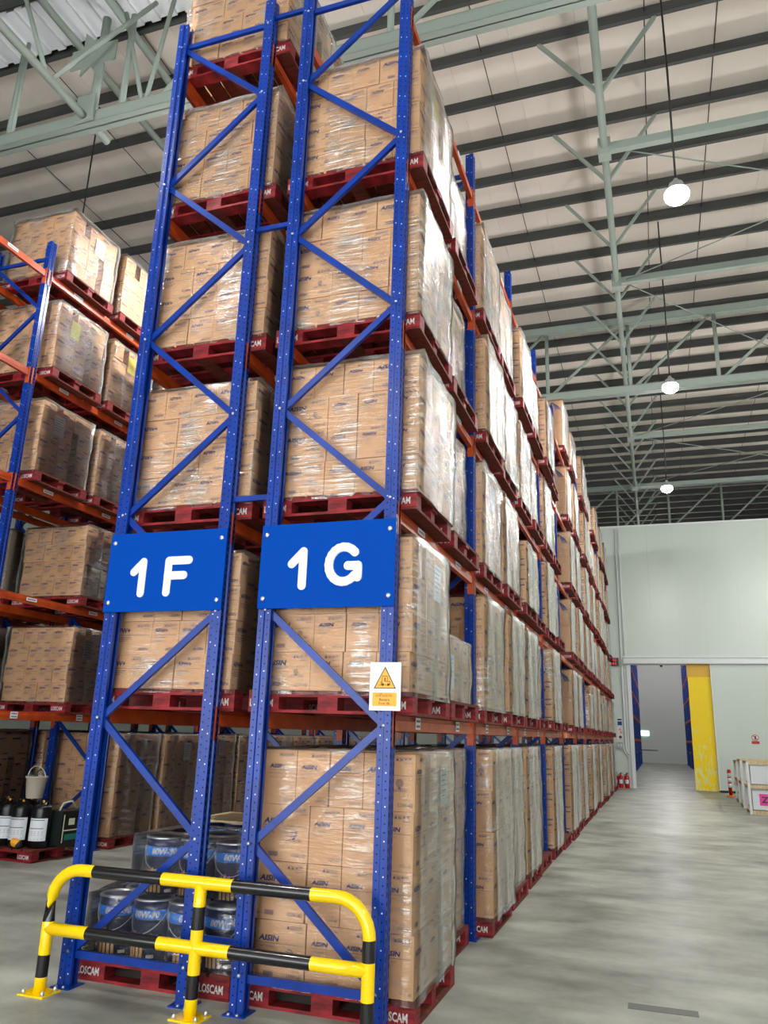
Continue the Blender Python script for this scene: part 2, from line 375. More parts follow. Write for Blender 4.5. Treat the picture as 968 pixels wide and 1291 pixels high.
for y in (-2, 6.4, 10.5, 19.8, 25.1):
    s_ = MB(); s_.box(.1, 10, -.06, .06, -.07, -.06); s_.box(.1, 10, -.06, .06, .06, .07); s_.box(.1, 10, -.06, -.05, -.06, .06)
    q = s_.build('strut', 'green', tb, (0, y, 0)); MB().box(-.1, .1, -.1, .1, -.16, .16).build('node_plate', 'green', q)
for (a, b) in (((.1, 6.4), (8, 10.5)), ((8, 6.4), (.1, 10.5)), ((.1, -2), (8, 6.4)), ((.1, 10.5), (8, 19.8)), ((8, 14.2), (.1, 19.8)), ((.1, 19.8), (8, 25.1)), ((8, 19.8), (.1, 25.1))):
    MB().sweep([(a[0], a[1], 0), (b[0], b[1], 0)], .012, 6).build('tie_rod', 'green', tb)
# longitudinal truss over the far rack
lt = empty('roof_truss', (-5.75, 0, 0)); tag(lt, 'pale green lengthwise truss meeting the nearest roof truss at a cross shaped plate', 'truss', kind='structure')
MB().sweep([(0, -12, ZL), (0, 3.0, ZL-.02)], .06, 12).build('chord', 'green', lt)
MB().sweep([(-.75, -12, ZU), (-.75, 7.5, ZU)], .06, 12).build('chord', 'green', lt); MB().sweep([(.25, 1.5, ZU), (.25, 8, ZU-.1)], .06, 12).build('chord', 'green', lt)
for a, b in (((0, .2, ZL), (-.75, 1.6, ZU)), ((0, .2, ZL), (-.7, -1.3, ZU)), ((0, 1.7, ZL), (-.75, 1.6, ZU)), ((0, 1.8, ZL), (.9, 2.6, ZU)), ((.9, 2.62, ZL), (.35, 2.62, ZU)), ((.9, 2.62, ZL), (1.2, 2.62, ZU)), ((.9, 2.7, ZL), (2.3, 2.7, ZU-.4)), ((-1.5, 2.62, ZL), (-1.5, 2.62, ZU)), ((0, -1.4, ZL), (-.75, -2.8, ZU))):
    MB().sweep([a, b], .033, 10).build('web_diagonal', 'green', lt)
MB().sweep([(0, 2.62, ZL), (0, 2.62, ZU)], .065, 12).build('web_post', 'green', lt)
MB().poly_plate([(-.2, 10.95), (-.03, 11.1), (.2, 10.75), (.2, 11.1), (.4, 11.1), (.4, 11.45), (.2, 11.45), (.2, 11.6), (.0, 11.55), (-.2, 11.75), (-.2, 11.45), (-.4, 11.45), (-.4, 11.1), (-.2, 11.1)], 2.46, 2.485).build('gusset_plate', 'green', lt)
MB().box(-.16, .16, 2.46, 2.5, ZL-.1, ZL+.35).build('gusset_plate', 'green', lt)

# ------------------------------------------------------------------ lamps
lm_dome = MB().lathe([(.0, -.14), (.06, -.135), (.11, -.11), (.14, -.08), (.155, -.04), (.152, -.005), (.135, .02)], segs=24).mesh('diffuser', ['lamp'])
lm_house = MB().lathe([(.135, .02), (.14, .03), (.11, .06), (.09, .14), (.05, .16), (.025, .22), (0.0, .23)], segs=24).mesh('housing', ['grey'])
def lamp(x, y, z, lab):
    t = empty('high_bay_lamp', (x, y, z)); tag(t, lab, 'lamp', 'high bay lamps on cables')
    inst('diffuser', lm_dome, t); inst('housing', lm_house, t)
    c = MB().sweep([(0, 0, .22), (.01, 0, (ZROOF-z)*.5), (0, 0, ZROOF-.001-z)], .014, 6).build('cable', 'rubber', t)
ZLAMP = 8.6
LX, LY = 2.26, (4.48, 10.56, 17.47)
for i, y in enumerate(LY):
    lamp(LX, y, ZLAMP, 'glowing high bay lamp on a cable, %s along above the aisle' % ['nearest', 'second', 'third'][i])
for i, y in enumerate((-9.5,)): lamp(LX, y, ZLAMP, 'added high bay lamp in line with the aisle, behind the viewpoint')  # added out of view for more light on the rack fronts
for i, y in enumerate((-9.5, -.8, 4.48, 10.56, 17.47)): lamp(-4.1, y, ZLAMP, 'unseen high bay lamp above the aisle behind the 1F rack, %s from the entrance' % ORD[i+1])  # the first is added behind the viewpoint to brighten the rack fronts
for i, y in enumerate((-9.5, -3.0, 10.56, 17.47, 23.0)): lamp(7.6, y, ZLAMP, 'added high bay lamp out of view beside the open floor, %s from the entrance' % ORD[i+1])  # invented row out of view, brightens the door wall and rack fronts
for i, y in enumerate((33., 42., 51., 60.)): lamp(2.1, y, 8.8, 'added unseen high bay lamp in the room past the door, %s one' % ORD[i+1])  # added above the sight line to brighten the far room
MB().sweep([(0, 0, 0), (0, 0, ZROOF-.001-8.7)], .014, 6).build('hanging_cable', 'rubber', None, (-7.3, 4.35, 8.7))
tag(bpy.data.objects['hanging_cable'], 'thin black cable hanging down behind the top wrapped cartons', 'cable')

# ------------------------------------------------------------------ pallet racks
HP = 8.12
def post_mesh(side):
    """C section upright, slotted web on the +X side (side=1) or -X side (side=-1); occupies x 0..-0.09*side from its outer face, y 0..0.1"""
    prof = [(-.092, .034), (-.092, .010), (-.050, .010), (-.044, 0), (0, 0), (0, .036), (-.010, .042), (-.010, .058), (0, .064), (0, .1), (-.044, .1), (-.050, .09), (-.092, .09), (-.092, .066)]
    th = .004; n = len(prof); inn = []
    for i, pt in enumerate(prof):
        a = Vector(prof[max(i-1, 0)]); b = Vector(prof[min(i+1, n-1)]); d = (b-a).normalized(); nn = Vector((-d.y, d.x))
        inn.append((pt[0]+nn.x*th, pt[1]+nn.y*th))
    loop = prof+inn[::-1]
    mb = MB(); L = len(loop)
    for z in (0, HP):
        for (x, y) in loop: mb.v.append((x*side, y, z))
    for i in range(L):
        j = (i+1) % L; q = [i, j, L+j, L+i]; mb.face(q if side > 0 else q[::-1], 0)
    for i in range(n-1):
        q = [L+i, L+i+1, L+L-2-i, L+L-1-i]; mb.face(q, 0); mb.face([x-L for x in q][::-1], 0)
    e = .0012; z = .06; k = 0
    while z < HP-.04:
        for y, fx in ((-e, -.022), (.010-e, -.071)):
            a = .0042; zz = z+(0 if fx > -.05 else .025)
            x = fx*side; mb.poly([(x-a, y, zz-a), (x+a, y, zz-a), (x+a, y, zz+a), (x-a, y, zz+a)], 2 if (k*7) % 4 == 0 else 1)
        xo = (e)*side                          # slots in the web, both rows
        for yy in (.018, .082):
            mb.poly([(xo, yy-.006, z-.014), (xo, yy+.006, z-.014), (xo, yy+.006, z+.014), (xo, yy-.006, z+.014)], 1)
        xi = (-.0055)*side
        for yy in (.018, .082): mb.poly([(xi, yy-.006, z-.014), (xi, yy+.006, z-.014), (xi, yy+.006, z+.014), (xi, yy-.006, z+.014)], 2)  # pale quads paint the light showing through the slots
        z += .05; k += 1
    return mb.mesh('post', ['blue', 'hole', 'slot'])
PM = {1: post_mesh(1), -1: post_mesh(-1)}
NODES = [.22+.763*i for i in range(11)]
def chan(a, b):
    mb = MB()
    a = Vector(a); b = Vector(b); d = (b-a).normalized(); s_ = d.cross(Vector((0, 1, 0))).normalized()
    prof = [(-.024, 0), (.024, 0), (.024, .03), (.017, .03), (.013, .008), (-.013, .008), (-.017, .03), (-.024, .03)]
    n = len(mb.v)
    for p_ in (a, b):
        for (u, v) in prof: mb.v.append(tuple(p_+s_*u+Vector((0, v-.015, 0))))
    for i in range(8):
        j = (i+1) % 8; mb.face([i, j, 8+j, 8+i], 0)
    mb.face([0, 1, 2, 3, 4][::-1], 0); mb.face([0, 4, 5, 6, 7][::-1], 0); mb.face([8, 9, 10, 11, 12], 0); mb.face([8, 12, 13, 14, 15], 0)
    return mb.mesh('brace', ['blue'])
DIAG = {'/': chan((-.945, .05, 0), (-.055, .05, .763)), '\\': chan((-.055, .05, 0), (-.945, .05, .763))}
HORZ = chan((-.95, .05, 0), (-.05, .05, 0))
FOOT = MB().box(-.03, .12, -.03, .13, 0, .008).mesh('foot_plate', ['blue'])
BOLT = MB().lathe([(0, .012), (.006, .012), (.011, .008), (.012, 0)], segs=8).mesh('bolt', ['steel'])
def bolt(parent, x, y, z, rot=(math.pi/2, 0, 0)): return inst('bolt', BOLT, parent, (x, y, z), rot)
def beam_mesh(side):
    L = BAY-.1
    prof = [(-.045, 0), (0, 0), (0, .068), (-.014, .072), (-.014, .1), (-.045, .1)]
    mb = MB()
    for y in (0, L):
        for (x, z) in prof: mb.v.append((x*side, y, z-.1))
    for i in range(6):
        j = (i+1) % 6; mb.face([i, j, 6+j, 6+i], 0)
    mb.face(list(range(6)), 0); mb.face(list(range(6, 12)), 0)
    # folded groove line along the face
    mb.box(min(.001*side, .003*side), max(.001*side, .003*side), 0, L, -.066, -.06, 0)
    return mb.mesh('beam', ['orange'])
BEAM = {1: beam_mesh(1), -1: beam_mesh(-1)}
def conn_mesh(side, end):
    mb = MB(); s = side; y = (0, .048) if end == 0 else (-.048, 0)      # leg over the web of the post
    # end==0: connector at the start of the beam, reaching back over the post
    yy = (-.05, 0) if end == 0 else (0, .05)
    mb.box(min(.006*s, .012*s), max(.006*s, .012*s), yy[0], yy[1], -.2, .03)
    e = (0, .005) if end == 0 else (-.005, 0)
    mb.box(min(-.05*s, .012*s), max(-.05*s, .012*s), e[0], e[1], -.2, .03)
    return mb.mesh('connector', ['orange'])
CONN = {(s, e): conn_mesh(s, e) for s in (1, -1) for e in (0, 1)}
lb = MB(); lb.box(0, .002, -.09, .09, -.022, .022)
for i in range(9): lb.box(.002, .0026, -.07+.016*i, -.06+.016*i, -.009, .009, 1)
LBL = lb.mesh('location_label', ['paper', 'signink'])
lb = MB(); lb.box(0, .002, -.06, .06, -.04, .04)
for r in (-.018, .018):
    for i in range(6): lb.box(.002, .0026, -.045+.016*i, -.034+.016*i, r-.008, r+.008, 1)
LBL2 = lb.mesh('location_label', ['paper', 'signink'])

def rack(xr, frames, bays, levels, lab, first='/', near_bolts=True, labels_side=1, skip_beam=()):
    """one pallet rack row: xr = outer face of its +X posts, frame depth 1 m"""
    t = empty('pallet_rack', (xr, 0, 0)); tag(t, lab, 'pallet rack')
    for k in frames:
        f = empty('upright_frame', (0, k*BAY, 0), t)
        inst('post', PM[1], f); inst('post', PM[-1], f, (-1, 0, 0))
        inst('foot_plate', FOOT, f, (-.09, 0, 0)); inst('foot_plate', FOOT, f, (-1, 0, 0))
        a = first
        for i in range(10):
            inst('brace', DIAG[a], f, (0, 0, NODES[i])); a = '\\' if a == '/' else '/'
        inst('brace', HORZ, f, (0, 0, NODES[0]-.02)); inst('brace', HORZ, f, (0, 0, NODES[10]+.02))
        if k == frames[0] and near_bolts:
            a = first
            for i in range(11):
                bolt(f, -.95 if (a == '/') else -.05, -.002+.01, NODES[i]); a = '\\' if a == '/' else '/'
            for x in (-.99, -.05): bolt(f, x+.0, -.02, .008, (0, 0, 0)); bolt(f, x+.06, -.02, .008, (0, 0, 0))
            bolt(f, -.95, .008, NODES[10]); bolt(f, -.05, .008, NODES[10]); bolt(f, -.95, .008, NODES[0]); bolt(f, -.05, .008, NODES[0])
    for k in bays:
        for li, z in enumerate(levels):
            for s in (1, -1):
                if (k, li, s) in skip_beam: continue
                b = inst('beam', BEAM[s], t, ((-.012 if s > 0 else -.988), k*BAY+.1, z))
                for e in (0, 1): inst('connector', CONN[(s, e)], b, (0, 0 if e == 0 else BAY-.1, 0))
                if s == labels_side and k < 6:
                    for yy in (.55, 1.75):
                        inst('location_label', LBL2 if li == 0 else LBL, b, (.0035*s, yy, -.045), (0, 0, 0 if s > 0 else math.pi))
    return t
LEV = [1.815, 3.22, 4.63, 6.07, 7.61]
LEVL = [1.82, 3.26, 4.71, 6.18, 7.66]
XG, XF, XE, XD = 0.0, -1.299, -5.93, -7.23
rG = rack(XG, list(range(12)), list(range(11)), LEV, 'blue and orange pallet rack beneath the 1G sign, along the aisle', '\\')
rF = rack(XF, list(range(12)), list(range(11)), LEV, 'blue and orange pallet rack beneath the 1F sign', '/')
rE = rack(XE, list(range(0, 8)), list(range(0, 7)), LEVL, 'blue and orange pallet rack holding the black canisters at its foot', '/')
rD = rack(XD, list(range(0, 7)), list(range(0, 6)), LEVL, 'blue and orange pallet rack behind the black canisters, back to back', '/', labels_side=-1)
# row spacers between F and G
for k in range(0, 12):
    for z in (.39, 3.35, 5.69, 7.93):
        s_ = MB().bar((XF-.02-XG, .05, z), (-.98, .05, z), .03, .04).build('row_spacer', 'blue', rG, (0, k*BAY, 0))
        if k == 0:
            for x in (XF-.03, -.97): inst('bolt', BOLT, s_, (x, .03, z), (math.pi/2, 0, 0))

# ------------------------------------------------------------------ pallets (1.2 across x 1.0 along, .15 high), origin at the centre of the base
def board(sx, sy, sz, m): return MB().box(-sx/2, sx/2, -sy/2, sy/2, 0, sz).mesh('board', [m])
DECK = board(.15, 1.0, .022, 'deckwood'); BEARER = board(1.2, .12, .022, 'red'); BASEX = board(1.2, .12, .02, 'red'); BASEY = board(.12, .98, .02, 'deckwood')
def block_mesh(wx, wy, txt):
    b = MB().box(-wx/2, wx/2, -wy/2, wy/2, 0, .086)
    if txt: b.text('LOSCAM', (-wx/2+.012, -wy/2-.0015, .02), (1, 0, 0), (0, 0, 1), .05, 1, .03, .68); b.text('LOSCAM', (wx/2-.012, wy/2+.0015, .02), (-1, 0, 0), (0, 0, 1), .05, 1, .03, .68)
    return b.mesh('block', ['red', 'white_ink'])
BK_C = block_mesh(.235, .12, True); BK_M = block_mesh(.145, .12, False); BK_S = block_mesh(.2, .1, False)
DX = [-.52, -.347, -.173, 0, .173, .347, .52]
def pallet_parts():
    L = []
    for x in DX: L.append(('deck_board', DECK, (x if abs(x) < .5 else x*.525/.52, 0, .128)))
    for y in (-.44, 0, .44): L.append(('bearer', BEARER, (0, y, .106)))
    for y in (-.44, 0, .44):
        for x in (-.4825, 0, .4825): L.append(('block', BK_M if x == 0 else (BK_S if y == 0 else BK_C), (x, y, .02)))
    for y in (-.44, .44): L.append(('base_board', BASEX, (0, y, 0)))
    for x in (-.54, 0, .54): L.append(('base_board', BASEY, (x, 0, -.0005)))
    return L
PP = pallet_parts()
fm = MB()                                      # far pallet: the same boards in one mesh
mats_far = ['red', 'deckwood', 'white_ink']; mi = {'red_pallet_paint': 0, 'worn_pallet_wood': 1, 'white_ink': 2}
for nm, me, loc in PP:
    n = len(fm.v); fm.v += [tuple(v.co+Vector(loc)) for v in me.vertices]
    for p_ in me.polygons: fm.face([n+i for i in p_.vertices], mi[me.materials[p_.material_index].name])
PFAR = fm.mesh('pallet', mats_far)
def pallet(x, y, z, lab, near, rz=0, group='red pallets on the racks'):
    if not near:
        o = inst('pallet', PFAR, None, (x, y, z), (0, 0, rz)); return tag(o, lab, 'pallet', group)
    t = empty('pallet', (x, y, z), None, rz); tag(t, lab, 'pallet', group)
    for nm, me, loc in PP: inst(nm, me, t, loc)
    return t

# ------------------------------------------------------------------ cartons
def emblem(mb, c, U, V, r, m):
    c = Vector(c); U = Vector(U); V = Vector(V)
    def P(a, rr, sy=1.0): return c+U*(math.cos(a)*rr)+V*(math.sin(a)*rr*sy)
    for k in range(10):
        a = 2*math.pi*k/10; b = a+.4
        mb.poly([P(a, r*.72), P(b, r*.72), P(b, r), P(a, r)], m)
    for k in range(6):
        a = 2*math.pi*k/6+.2; b = a+.62
        mb.poly([P(a, r*.25), P(b, r*.25), P(b, r*.6), P(a, r*.6)], m)
    mb.poly([c+U*(-r*.35)+V*(-r*1.25), c+U*(r*.35)+V*(-r*1.25), c+U*(r*.2)+V*(-r*.95), c+U*(-r*.2)+V*(-r*.95)], m)
def face_print(mb, O, U, V, wd, h, kind, long):
    """O = lower left corner of the face (already lifted off), U right, V up"""
    O = Vector(O); U = Vector(U); V = Vector(V)
    def pt(u, v): return O+U*u+V*v
    def rect(u0, u1, v0, v1, m): mb.poly([pt(u0, v0), pt(u1, v0), pt(u1, v1), pt(u0, v1)], m)
    if kind == 'ix':
        if not long: return
        mb.poly([pt(wd*.12, h*.15), pt(wd*.22, h*.15), pt(wd*.46, h*.85), pt(wd*.36, h*.85)], 3)
        for k in range(4):
            q = wd*(.42+.09*k); mb.poly([pt(q+wd*.2, h*.15), pt(q+wd*.255, h*.15), pt(q+wd*.055, h*(.85-.1*k)), pt(q, h*(.85-.1*k))], 3)
        return
    s = .024 if not long else .025                       # handling icons
    for k in range(4):
        u = wd-.02-(4-k)*(s+.004); v = h-.045
        for (a, b, c, d) in ((0, s, 0, .002), (0, s, s-.002, s), (0, .002, 0, s), (s-.002, s, 0, s)): rect(u+a, u+b, v+c, v+d, 2)
        cx, cy = u+s/2, v+s/2
        if k == 0: mb.poly([pt(cx-.006, v+.004), pt(cx+.006, v+.004), pt(cx+.006, cy), pt(cx, v+s-.004), pt(cx-.006, cy)], 1)
        elif k == 1: rect(cx-.007, cx-.003, v+.004, v+s-.005, 1); rect(cx+.003, cx+.007, v+.004, v+s-.005, 1); rect(cx-.007, cx+.007, v+.004, v+.008, 1)
        elif k == 2: mb.poly([pt(cx-.007, cy), pt(cx, v+.004), pt(cx+.007, cy), pt(cx, v+s-.004)], 1)
        else: mb.poly([pt(cx-.008, cy), pt(cx+.008, cy), pt(cx+.004, v+s-.005), pt(cx-.004, v+s-.005)], 1); rect(cx-.001, cx+.001, v+.004, cy, 1)
    for k in range(5): rect(wd-.075+.012*k, wd-.066+.012*k, h-.06, h-.055, 2)
    if kind == 'afw':
        big = .036 if long else .03
        rect(.02, wd-.015, h*.58, h*.58+.0022, 1)
        mb.text('AFW+', pt(.022, h*.66), U, V, big, 1, .04, 1.0)
        for j in range(3): rect(.022, .022+wd*(.42-.07*j), h*.5-.014*j, h*.5-.014*j+.005, 2)
        mb.text('AISIN', pt(wd-.018, .03), U, V, .022, 1, .02, 1.25, 'r', .2)
        mb.text('1L X 12', pt(.02, .03), U, V, .009, 2)
        return
    big = .034 if long else .027
    mb.text('AISIN', pt(.03 if not long else .022, h*.66), U, V, big, 1, .04, 1.25, 'l', .2)
    rect(.028 if not long else .012, wd-.015, h*.62, h*.62+.0022, 1)
    mb.text('Semi Synthetic', pt(.03, h*.55), U, V, .0135 if not long else .016, 2, 0, .85)
    mb.text('Motor Oil', pt(.03, h*.48), U, V, .0135 if not long else .016, 2, 0, .85)
    gr = '15W-40' if kind == 'a15' else '10W-40'
    if long:
        emblem(mb, pt(wd*.7, h*.49), U, V, h*.075, 1)
        mb.text('ecoTECH', pt(wd*.7, h*.49-h*.145), U, V, .02, 1, .01, 1.0, 'c')
        u = wd*.2
        for k in range(14):
            ww = (.0018, .0035, .0026)[k % 3]; rect(u, u+ww, .03, .058, 1); u += ww+.0022
        mb.text(gr, pt(wd-.015, .028), U, V, .026, 1, 0, .9, 'r'); mb.text('CF-4/SG', pt(wd-.08, .068), U, V, .01, 2)
        mb.text('1L X 12' if kind == 'a10' else '4L X 3', pt(.014, .032), U, V, .012, 1)
    else:
        mb.text(gr, pt(wd-.012, .024), U, V, .02, 2, .01, .9, 'r'); mb.text('CF-4/SG', pt(wd-.075, .05), U, V, .008, 2)
        mb.text('4L', pt(.016, .024), U, V, .009, 2)
CL, CW = .36, .24
def carton_mb(kind, h, detail=True, mb=None, at=(0, 0, 0), rot=0):
    g = .003; a, b = CL/2-g, CW/2-g; e = .0009
    t = MB(); c = .004
    # chamfered top and bottom rims
    for (z, k) in ((g, 1), (h-g, 1)): pass
    t.box(-a, a, -b, b, .0015, h-.0015, 0)
    if detail:
        t.box(-a-.0006, a+.0006, -.025, .025, h-.0014, h-.0008, 4)
    faces = (((-a, -b-e, 0), (1, 0, 0), 2*a, True), ((a, b+e, 0), (-1, 0, 0), 2*a, True), ((a+e, -b, 0), (0, 1, 0), 2*b, False), ((-a-e, b, 0), (0, -1, 0), 2*b, False))
    if kind != 'plain':
        for (O, U, wd, lg) in faces:
            if not detail and kind != 'ix':
                O_ = Vector(O); U_ = Vector(U)
                def R(u0, u1, v0, v1, m):
                    t.poly([O_+U_*u+Vector((0, 0, v)) for u, v in ((u0, v0), (u1, v0), (u1, v1), (u0, v1))], m)
                R(.03, wd*.55, h*.66, h*.66+.025, 1); R(.02, wd-.015, h*.6, h*.6+.003, 1); R(wd*.5, wd-.02, .03, .05, 2); R(wd*.55, wd-.02, h-.045, h-.025, 2)
                if lg: emblem(t, O_+U_*(wd*.7)+Vector((0, 0, h*.42)), U_, (0, 0, 1), h*.08, 1)
            else: face_print(t, O, U, (0, 0, 1), wd, h, kind, lg)
    if mb is None: return t
    R3 = Matrix.Rotation(rot, 3, 'Z'); n = len(mb.v)
    mb.v += [tuple(R3 @ Vector(v)+Vector(at)) for v in t.v]
    for f, m in zip(t.f, t.m): mb.face([n+i for i in f], m)
    return mb
def cmats(kind): return ['carton_grey' if kind == 'plain' else 'carton', 'ink', 'ink_light', 'ix_blue', 'tape']
CH = {'a15': .355, 'a10': .265, 'afw': .25, 'plain': .25, 'ix': .262}
CM = {k: carton_mb(k, CH[k]).mesh('carton', cmats(k)) for k in CH}
def layer(flip, ry):
    """cartons of a layer: (x, y, turned) centred on the pallet; outer ones only"""
    L = [(-.54+.18, -.48+.12, False)]+[(-.54+.36+.12+.24*i, -.48+.18, True) for i in range(3)]
    L += [(-.36, 0, False), (.36, 0, False)]
    L += [(.54-.18, .48-.12, False)]+[(-.54+.12+.24*i, .48-.18, True) for i in range(3)]
    if flip: L = [(-x, y, t) for x, y, t in L]
    if ry: L = [(x, -y, t) for x, y, t in L]
    return L
def film_mesh(W, D, H, seed, tall=False):
    rnd = random.Random(seed); mb = MB(); nx, nz = 44, 14
    per = 2*(W+D); ph = [rnd.uniform(0, 6.28) for _ in range(8)]
    def ring(t):
        s = t*per
        if s < W: return (-W/2+s, -D/2, 0, -1)
        s -= W
        if s < D: return (W/2, -D/2+s, 1, 0)
        s -= D
        if s < W: return (W/2-s, D/2, 0, 1)
        s -= W
        return (-W/2, D/2-s, -1, 0)
    # ring stations incl. exact corners
    st = []
    for side, (n, l, b) in enumerate(((12, W, 0), (10, D, W), (12, W, W+D), (10, D, 2*W+D))):
        for i in range(n): st.append((b+l*(i+.0001)/n)/per)
    N = len(st)
    for j in range(nz+1):
        z = -.03+(H+.045)*j/nz
        for i, t in enumerate(st):
            x, y, ax, ay = ring(t)
            dd = .013+.006*math.sin(9*t*6.28+ph[0]+3*z)+.004*math.sin(21*t+ph[1]+17*z)+.004*rnd.random()
            f = 1+dd/(.5*min(W, D))
            mb.v.append((x*f, y*f, z))
    for j in range(nz):
        for i in range(N):
            k = (i+1) % N; mb.face([j*N+i, j*N+k, (j+1)*N+k, (j+1)*N+i], 0, True)
    top = len(mb.v)
    for i, t in enumerate(st):
        x, y, ax, ay = ring(t); q = .80+.05*rnd.random(); mb.v.append((x*q, y*q, H+.012+.01*rnd.random()))
    for i in range(N):
        k = (i+1) % N; mb.face([nz*N+i, nz*N+k, top+k, top+i], 0, True)
    return mb.mesh('stretch_film', ['film_tight' if tall else 'film'])
FILM = {}
def film_for(kind, rows, var):
    k = (kind, rows, var)
    if k not in FILM: FILM[k] = film_mesh(1.1, .98, CH[kind]*rows, hash((len(kind), rows, var)) & 255, kind == 'a15')
    return FILM[k]
FARC = {}
def far_cartons(kind, rows):
    k = (kind, rows)
    if k not in FARC:
        mb = MB(); rnd = random.Random(rows)
        for r in range(rows):
            for (x, y, t) in layer(r % 2 == 1, r % 3 == 1):
                carton_mb(kind, CH[kind], False, mb, (x+rnd.uniform(-.008, .008), y+rnd.uniform(-.006, .006), r*CH[kind]), (math.pi/2 if t else 0)+rnd.uniform(-.01, .01))
        FARC[k] = mb.mesh('cartons', cmats(kind))
    return FARC[k]
plm = MB(); plm.box(0, .001, -.1, .1, -.14, .14)
for i in range(6): plm.box(.001, .0014, -.08, .08-.03*(i % 3), .1-.035*i, .106-.035*i, 1)
PAPER = plm.mesh('paper_label', ['paper', 'ink_light'])
YLAB = MB().box(0, .001, -.09, .09, -.13, .13).mesh('paper_label', [mat('yellow_paper', srgb(232, 212, 90), .6)])
def load(x, y, z, kind, rows, near, lab, rz=0, group='wrapped carton loads', paper=None, film=True):
    t = empty('carton_load', (x, y, z), None, rz); tag(t, lab, 'carton load', group)
    rnd = random.Random(int(x*1000)+int(y*977)+int(z*511))
    H = CH[kind]*rows
    if near:
        for r in range(rows):
            sx, sy = rnd.uniform(-.012, .012), rnd.uniform(-.01, .01)
            for (cx, cy, tn) in layer(r % 2 == 1, r % 3 == 1):
                inst('carton', CM[kind], t, (cx+sx+rnd.uniform(-.003, .003), cy+sy+rnd.uniform(-.004, .004), r*CH[kind]), (0, 0, (math.pi/2 if tn else 0)+rnd.uniform(-.006, .006)))
    else:
        tag(inst('cartons', far_cartons(kind, rows), t), kind='stuff')
    if film: inst('stretch_film', film_for(kind, rows, rnd.randrange(3)), t, (0, 0, 0), (0, 0, 0 if rnd.random() < .5 else math.pi))
    if paper is None: paper = rnd.random() < .75
    if paper:
        inst('paper_label', YLAB if (rnd.random() < .12 and rows > 2) else PAPER, t, (.548, rnd.uniform(-.2, .25), H-.2-.1*rnd.random()), (rnd.uniform(-.04, .04), 0, 0))
    return t
LVN = ['on the floor', 'on the first beam level', 'on the second beam level', 'on the third beam level', 'on the fourth beam level', 'on the top beam level']
def slotY(k, s): return k*BAY+(.68 if s == 0 else 1.84)
rg = random.Random(11)
for k in range(11):
    for lv in range(6):
        for s in (0, 1):
            n = 2*k+s+1
            if lv == 5 and k < 4: continue
            if k == 4 and s == 0 and lv > 0: continue
            if lv == 5 and k > 4 and rg.random() < .15: continue
            z = 0 if lv == 0 else LEV[lv-1]; near = k < 2
            y = slotY(k, s)+rg.uniform(-.03, .03)+(0 if lv == 0 else -.03); px = -.5+rg.uniform(-.03, .03)
            if k == 0 and s == 0: px, y = ((-.465, .7) if lv == 0 else (-.5, .64))
            where = '%s, %s along from the 1G sign' % (LVN[lv], ORD[n])
            if k == 0 and s == 1: px = -.62 if lv == 0 else -.52
            pallet(px, y, z, 'red wooden pallet '+where, near)
            rows = 4; kind = 'a15' if lv == 0 else 'a10'
            if k >= 4 and lv > 0: kind = 'ix' if (n == 10 or rg.random() < .12) else 'a10'
            if k == 0 and s == 1 and lv == 1: rows = 2
            elif k >= 2 and lv > 0 and rg.random() < .15: rows = 3
            if kind == 'a10' and k == 1 and lv == 1: rows = 4
            lx = px+.045+rg.uniform(-.02, .02)
            if s == 1: lx = px+(.02 if k in (1, 4, 6, 8) else -.06)+rg.uniform(-.03, .03)
            if k == 0 and s == 1: lx = (-.55 if lv == 1 else -.615); px = -.64 if lv == 0 else -.5
            if k == 0 and s == 0: lx = (-.43, -.465, -.435, -.465, -.48, -.48)[lv]
            desc = {'a15': 'film-wrapped tall carton stack ', 'a10': 'film-wrapped brown carton stack ', 'ix': 'film-wrapped blue-striped carton stack '}[kind]
            load(lx, y, z+.15, kind, rows, near, desc+where, paper=(True if (k == 0 and s == 0 and lv < 5) else None))
# rack F loads: near bays only, the rest is hidden behind the G rack
for k in range(3):
    for lv in range(1, 6):
        for s in (0, 1):
            if lv == 5 and k > 0: continue
            n = 2*k+s+1; z = LEV[lv-1]; y = slotY(k, s)-.04; px = -1.80+rg.uniform(-.015, .015)
            where = '%s, %s along behind the 1F sign' % (LVN[lv], ORD[n])
            pallet(px, y, z, 'red wooden pallet '+where, k == 0)
            load(px+.02, y, z+.15, 'afw', 4, k == 0, 'film-wrapped brown carton stack '+where, paper=False)
# rack E (past the second aisle): floor and levels
for k in range(0, 7):
    for lv in range(0, 6):
        for s in (0, 1):
            if k == 0: continue
            if lv > 0 and k > 3: continue
            if k == 1 and lv in (0, 1, 2) and s == 0: continue
            if k == 1 and lv == 0: continue
            n = 2*(k-1)+s+1; z = 0 if lv == 0 else LEVL[lv-1]; y = slotY(k, s)+(.08 if lv else .05); px = -6.42+rg.uniform(-.02, .02)
            where = '%s, %s slot of the canister rack' % (LVN[lv], ORD[n])
            near = k == 1 or (k == 2 and lv == 0)
            pallet(px, y, z, 'red wooden pallet '+where, near)
            load(px+.01, y, z+.15, 'a15' if lv == 0 else 'afw', 4, near, 'film-wrapped brown carton stack '+where, paper=True)
# rack D behind it: pale cartons seen through the empty slots
for k in range(1, 4):
    for lv in range(0, 3):
        for s in (0, 1):
            n = 2*(k-1)+s+1; z = 0 if lv == 0 else LEVL[lv-1]; y = slotY(k, s)+.05; px = -7.75
            where = '%s, %s slot behind the canister rack' % (LVN[lv], ORD[n])
            pallet(px, y, z, 'red wooden pallet '+where, False)
            load(px, y, z+.15, 'a15' if lv == 0 else 'plain', 4, False, ('film-wrapped brown carton stack ' if lv == 0 else 'film-wrapped pale carton stack ')+where, paper=False)

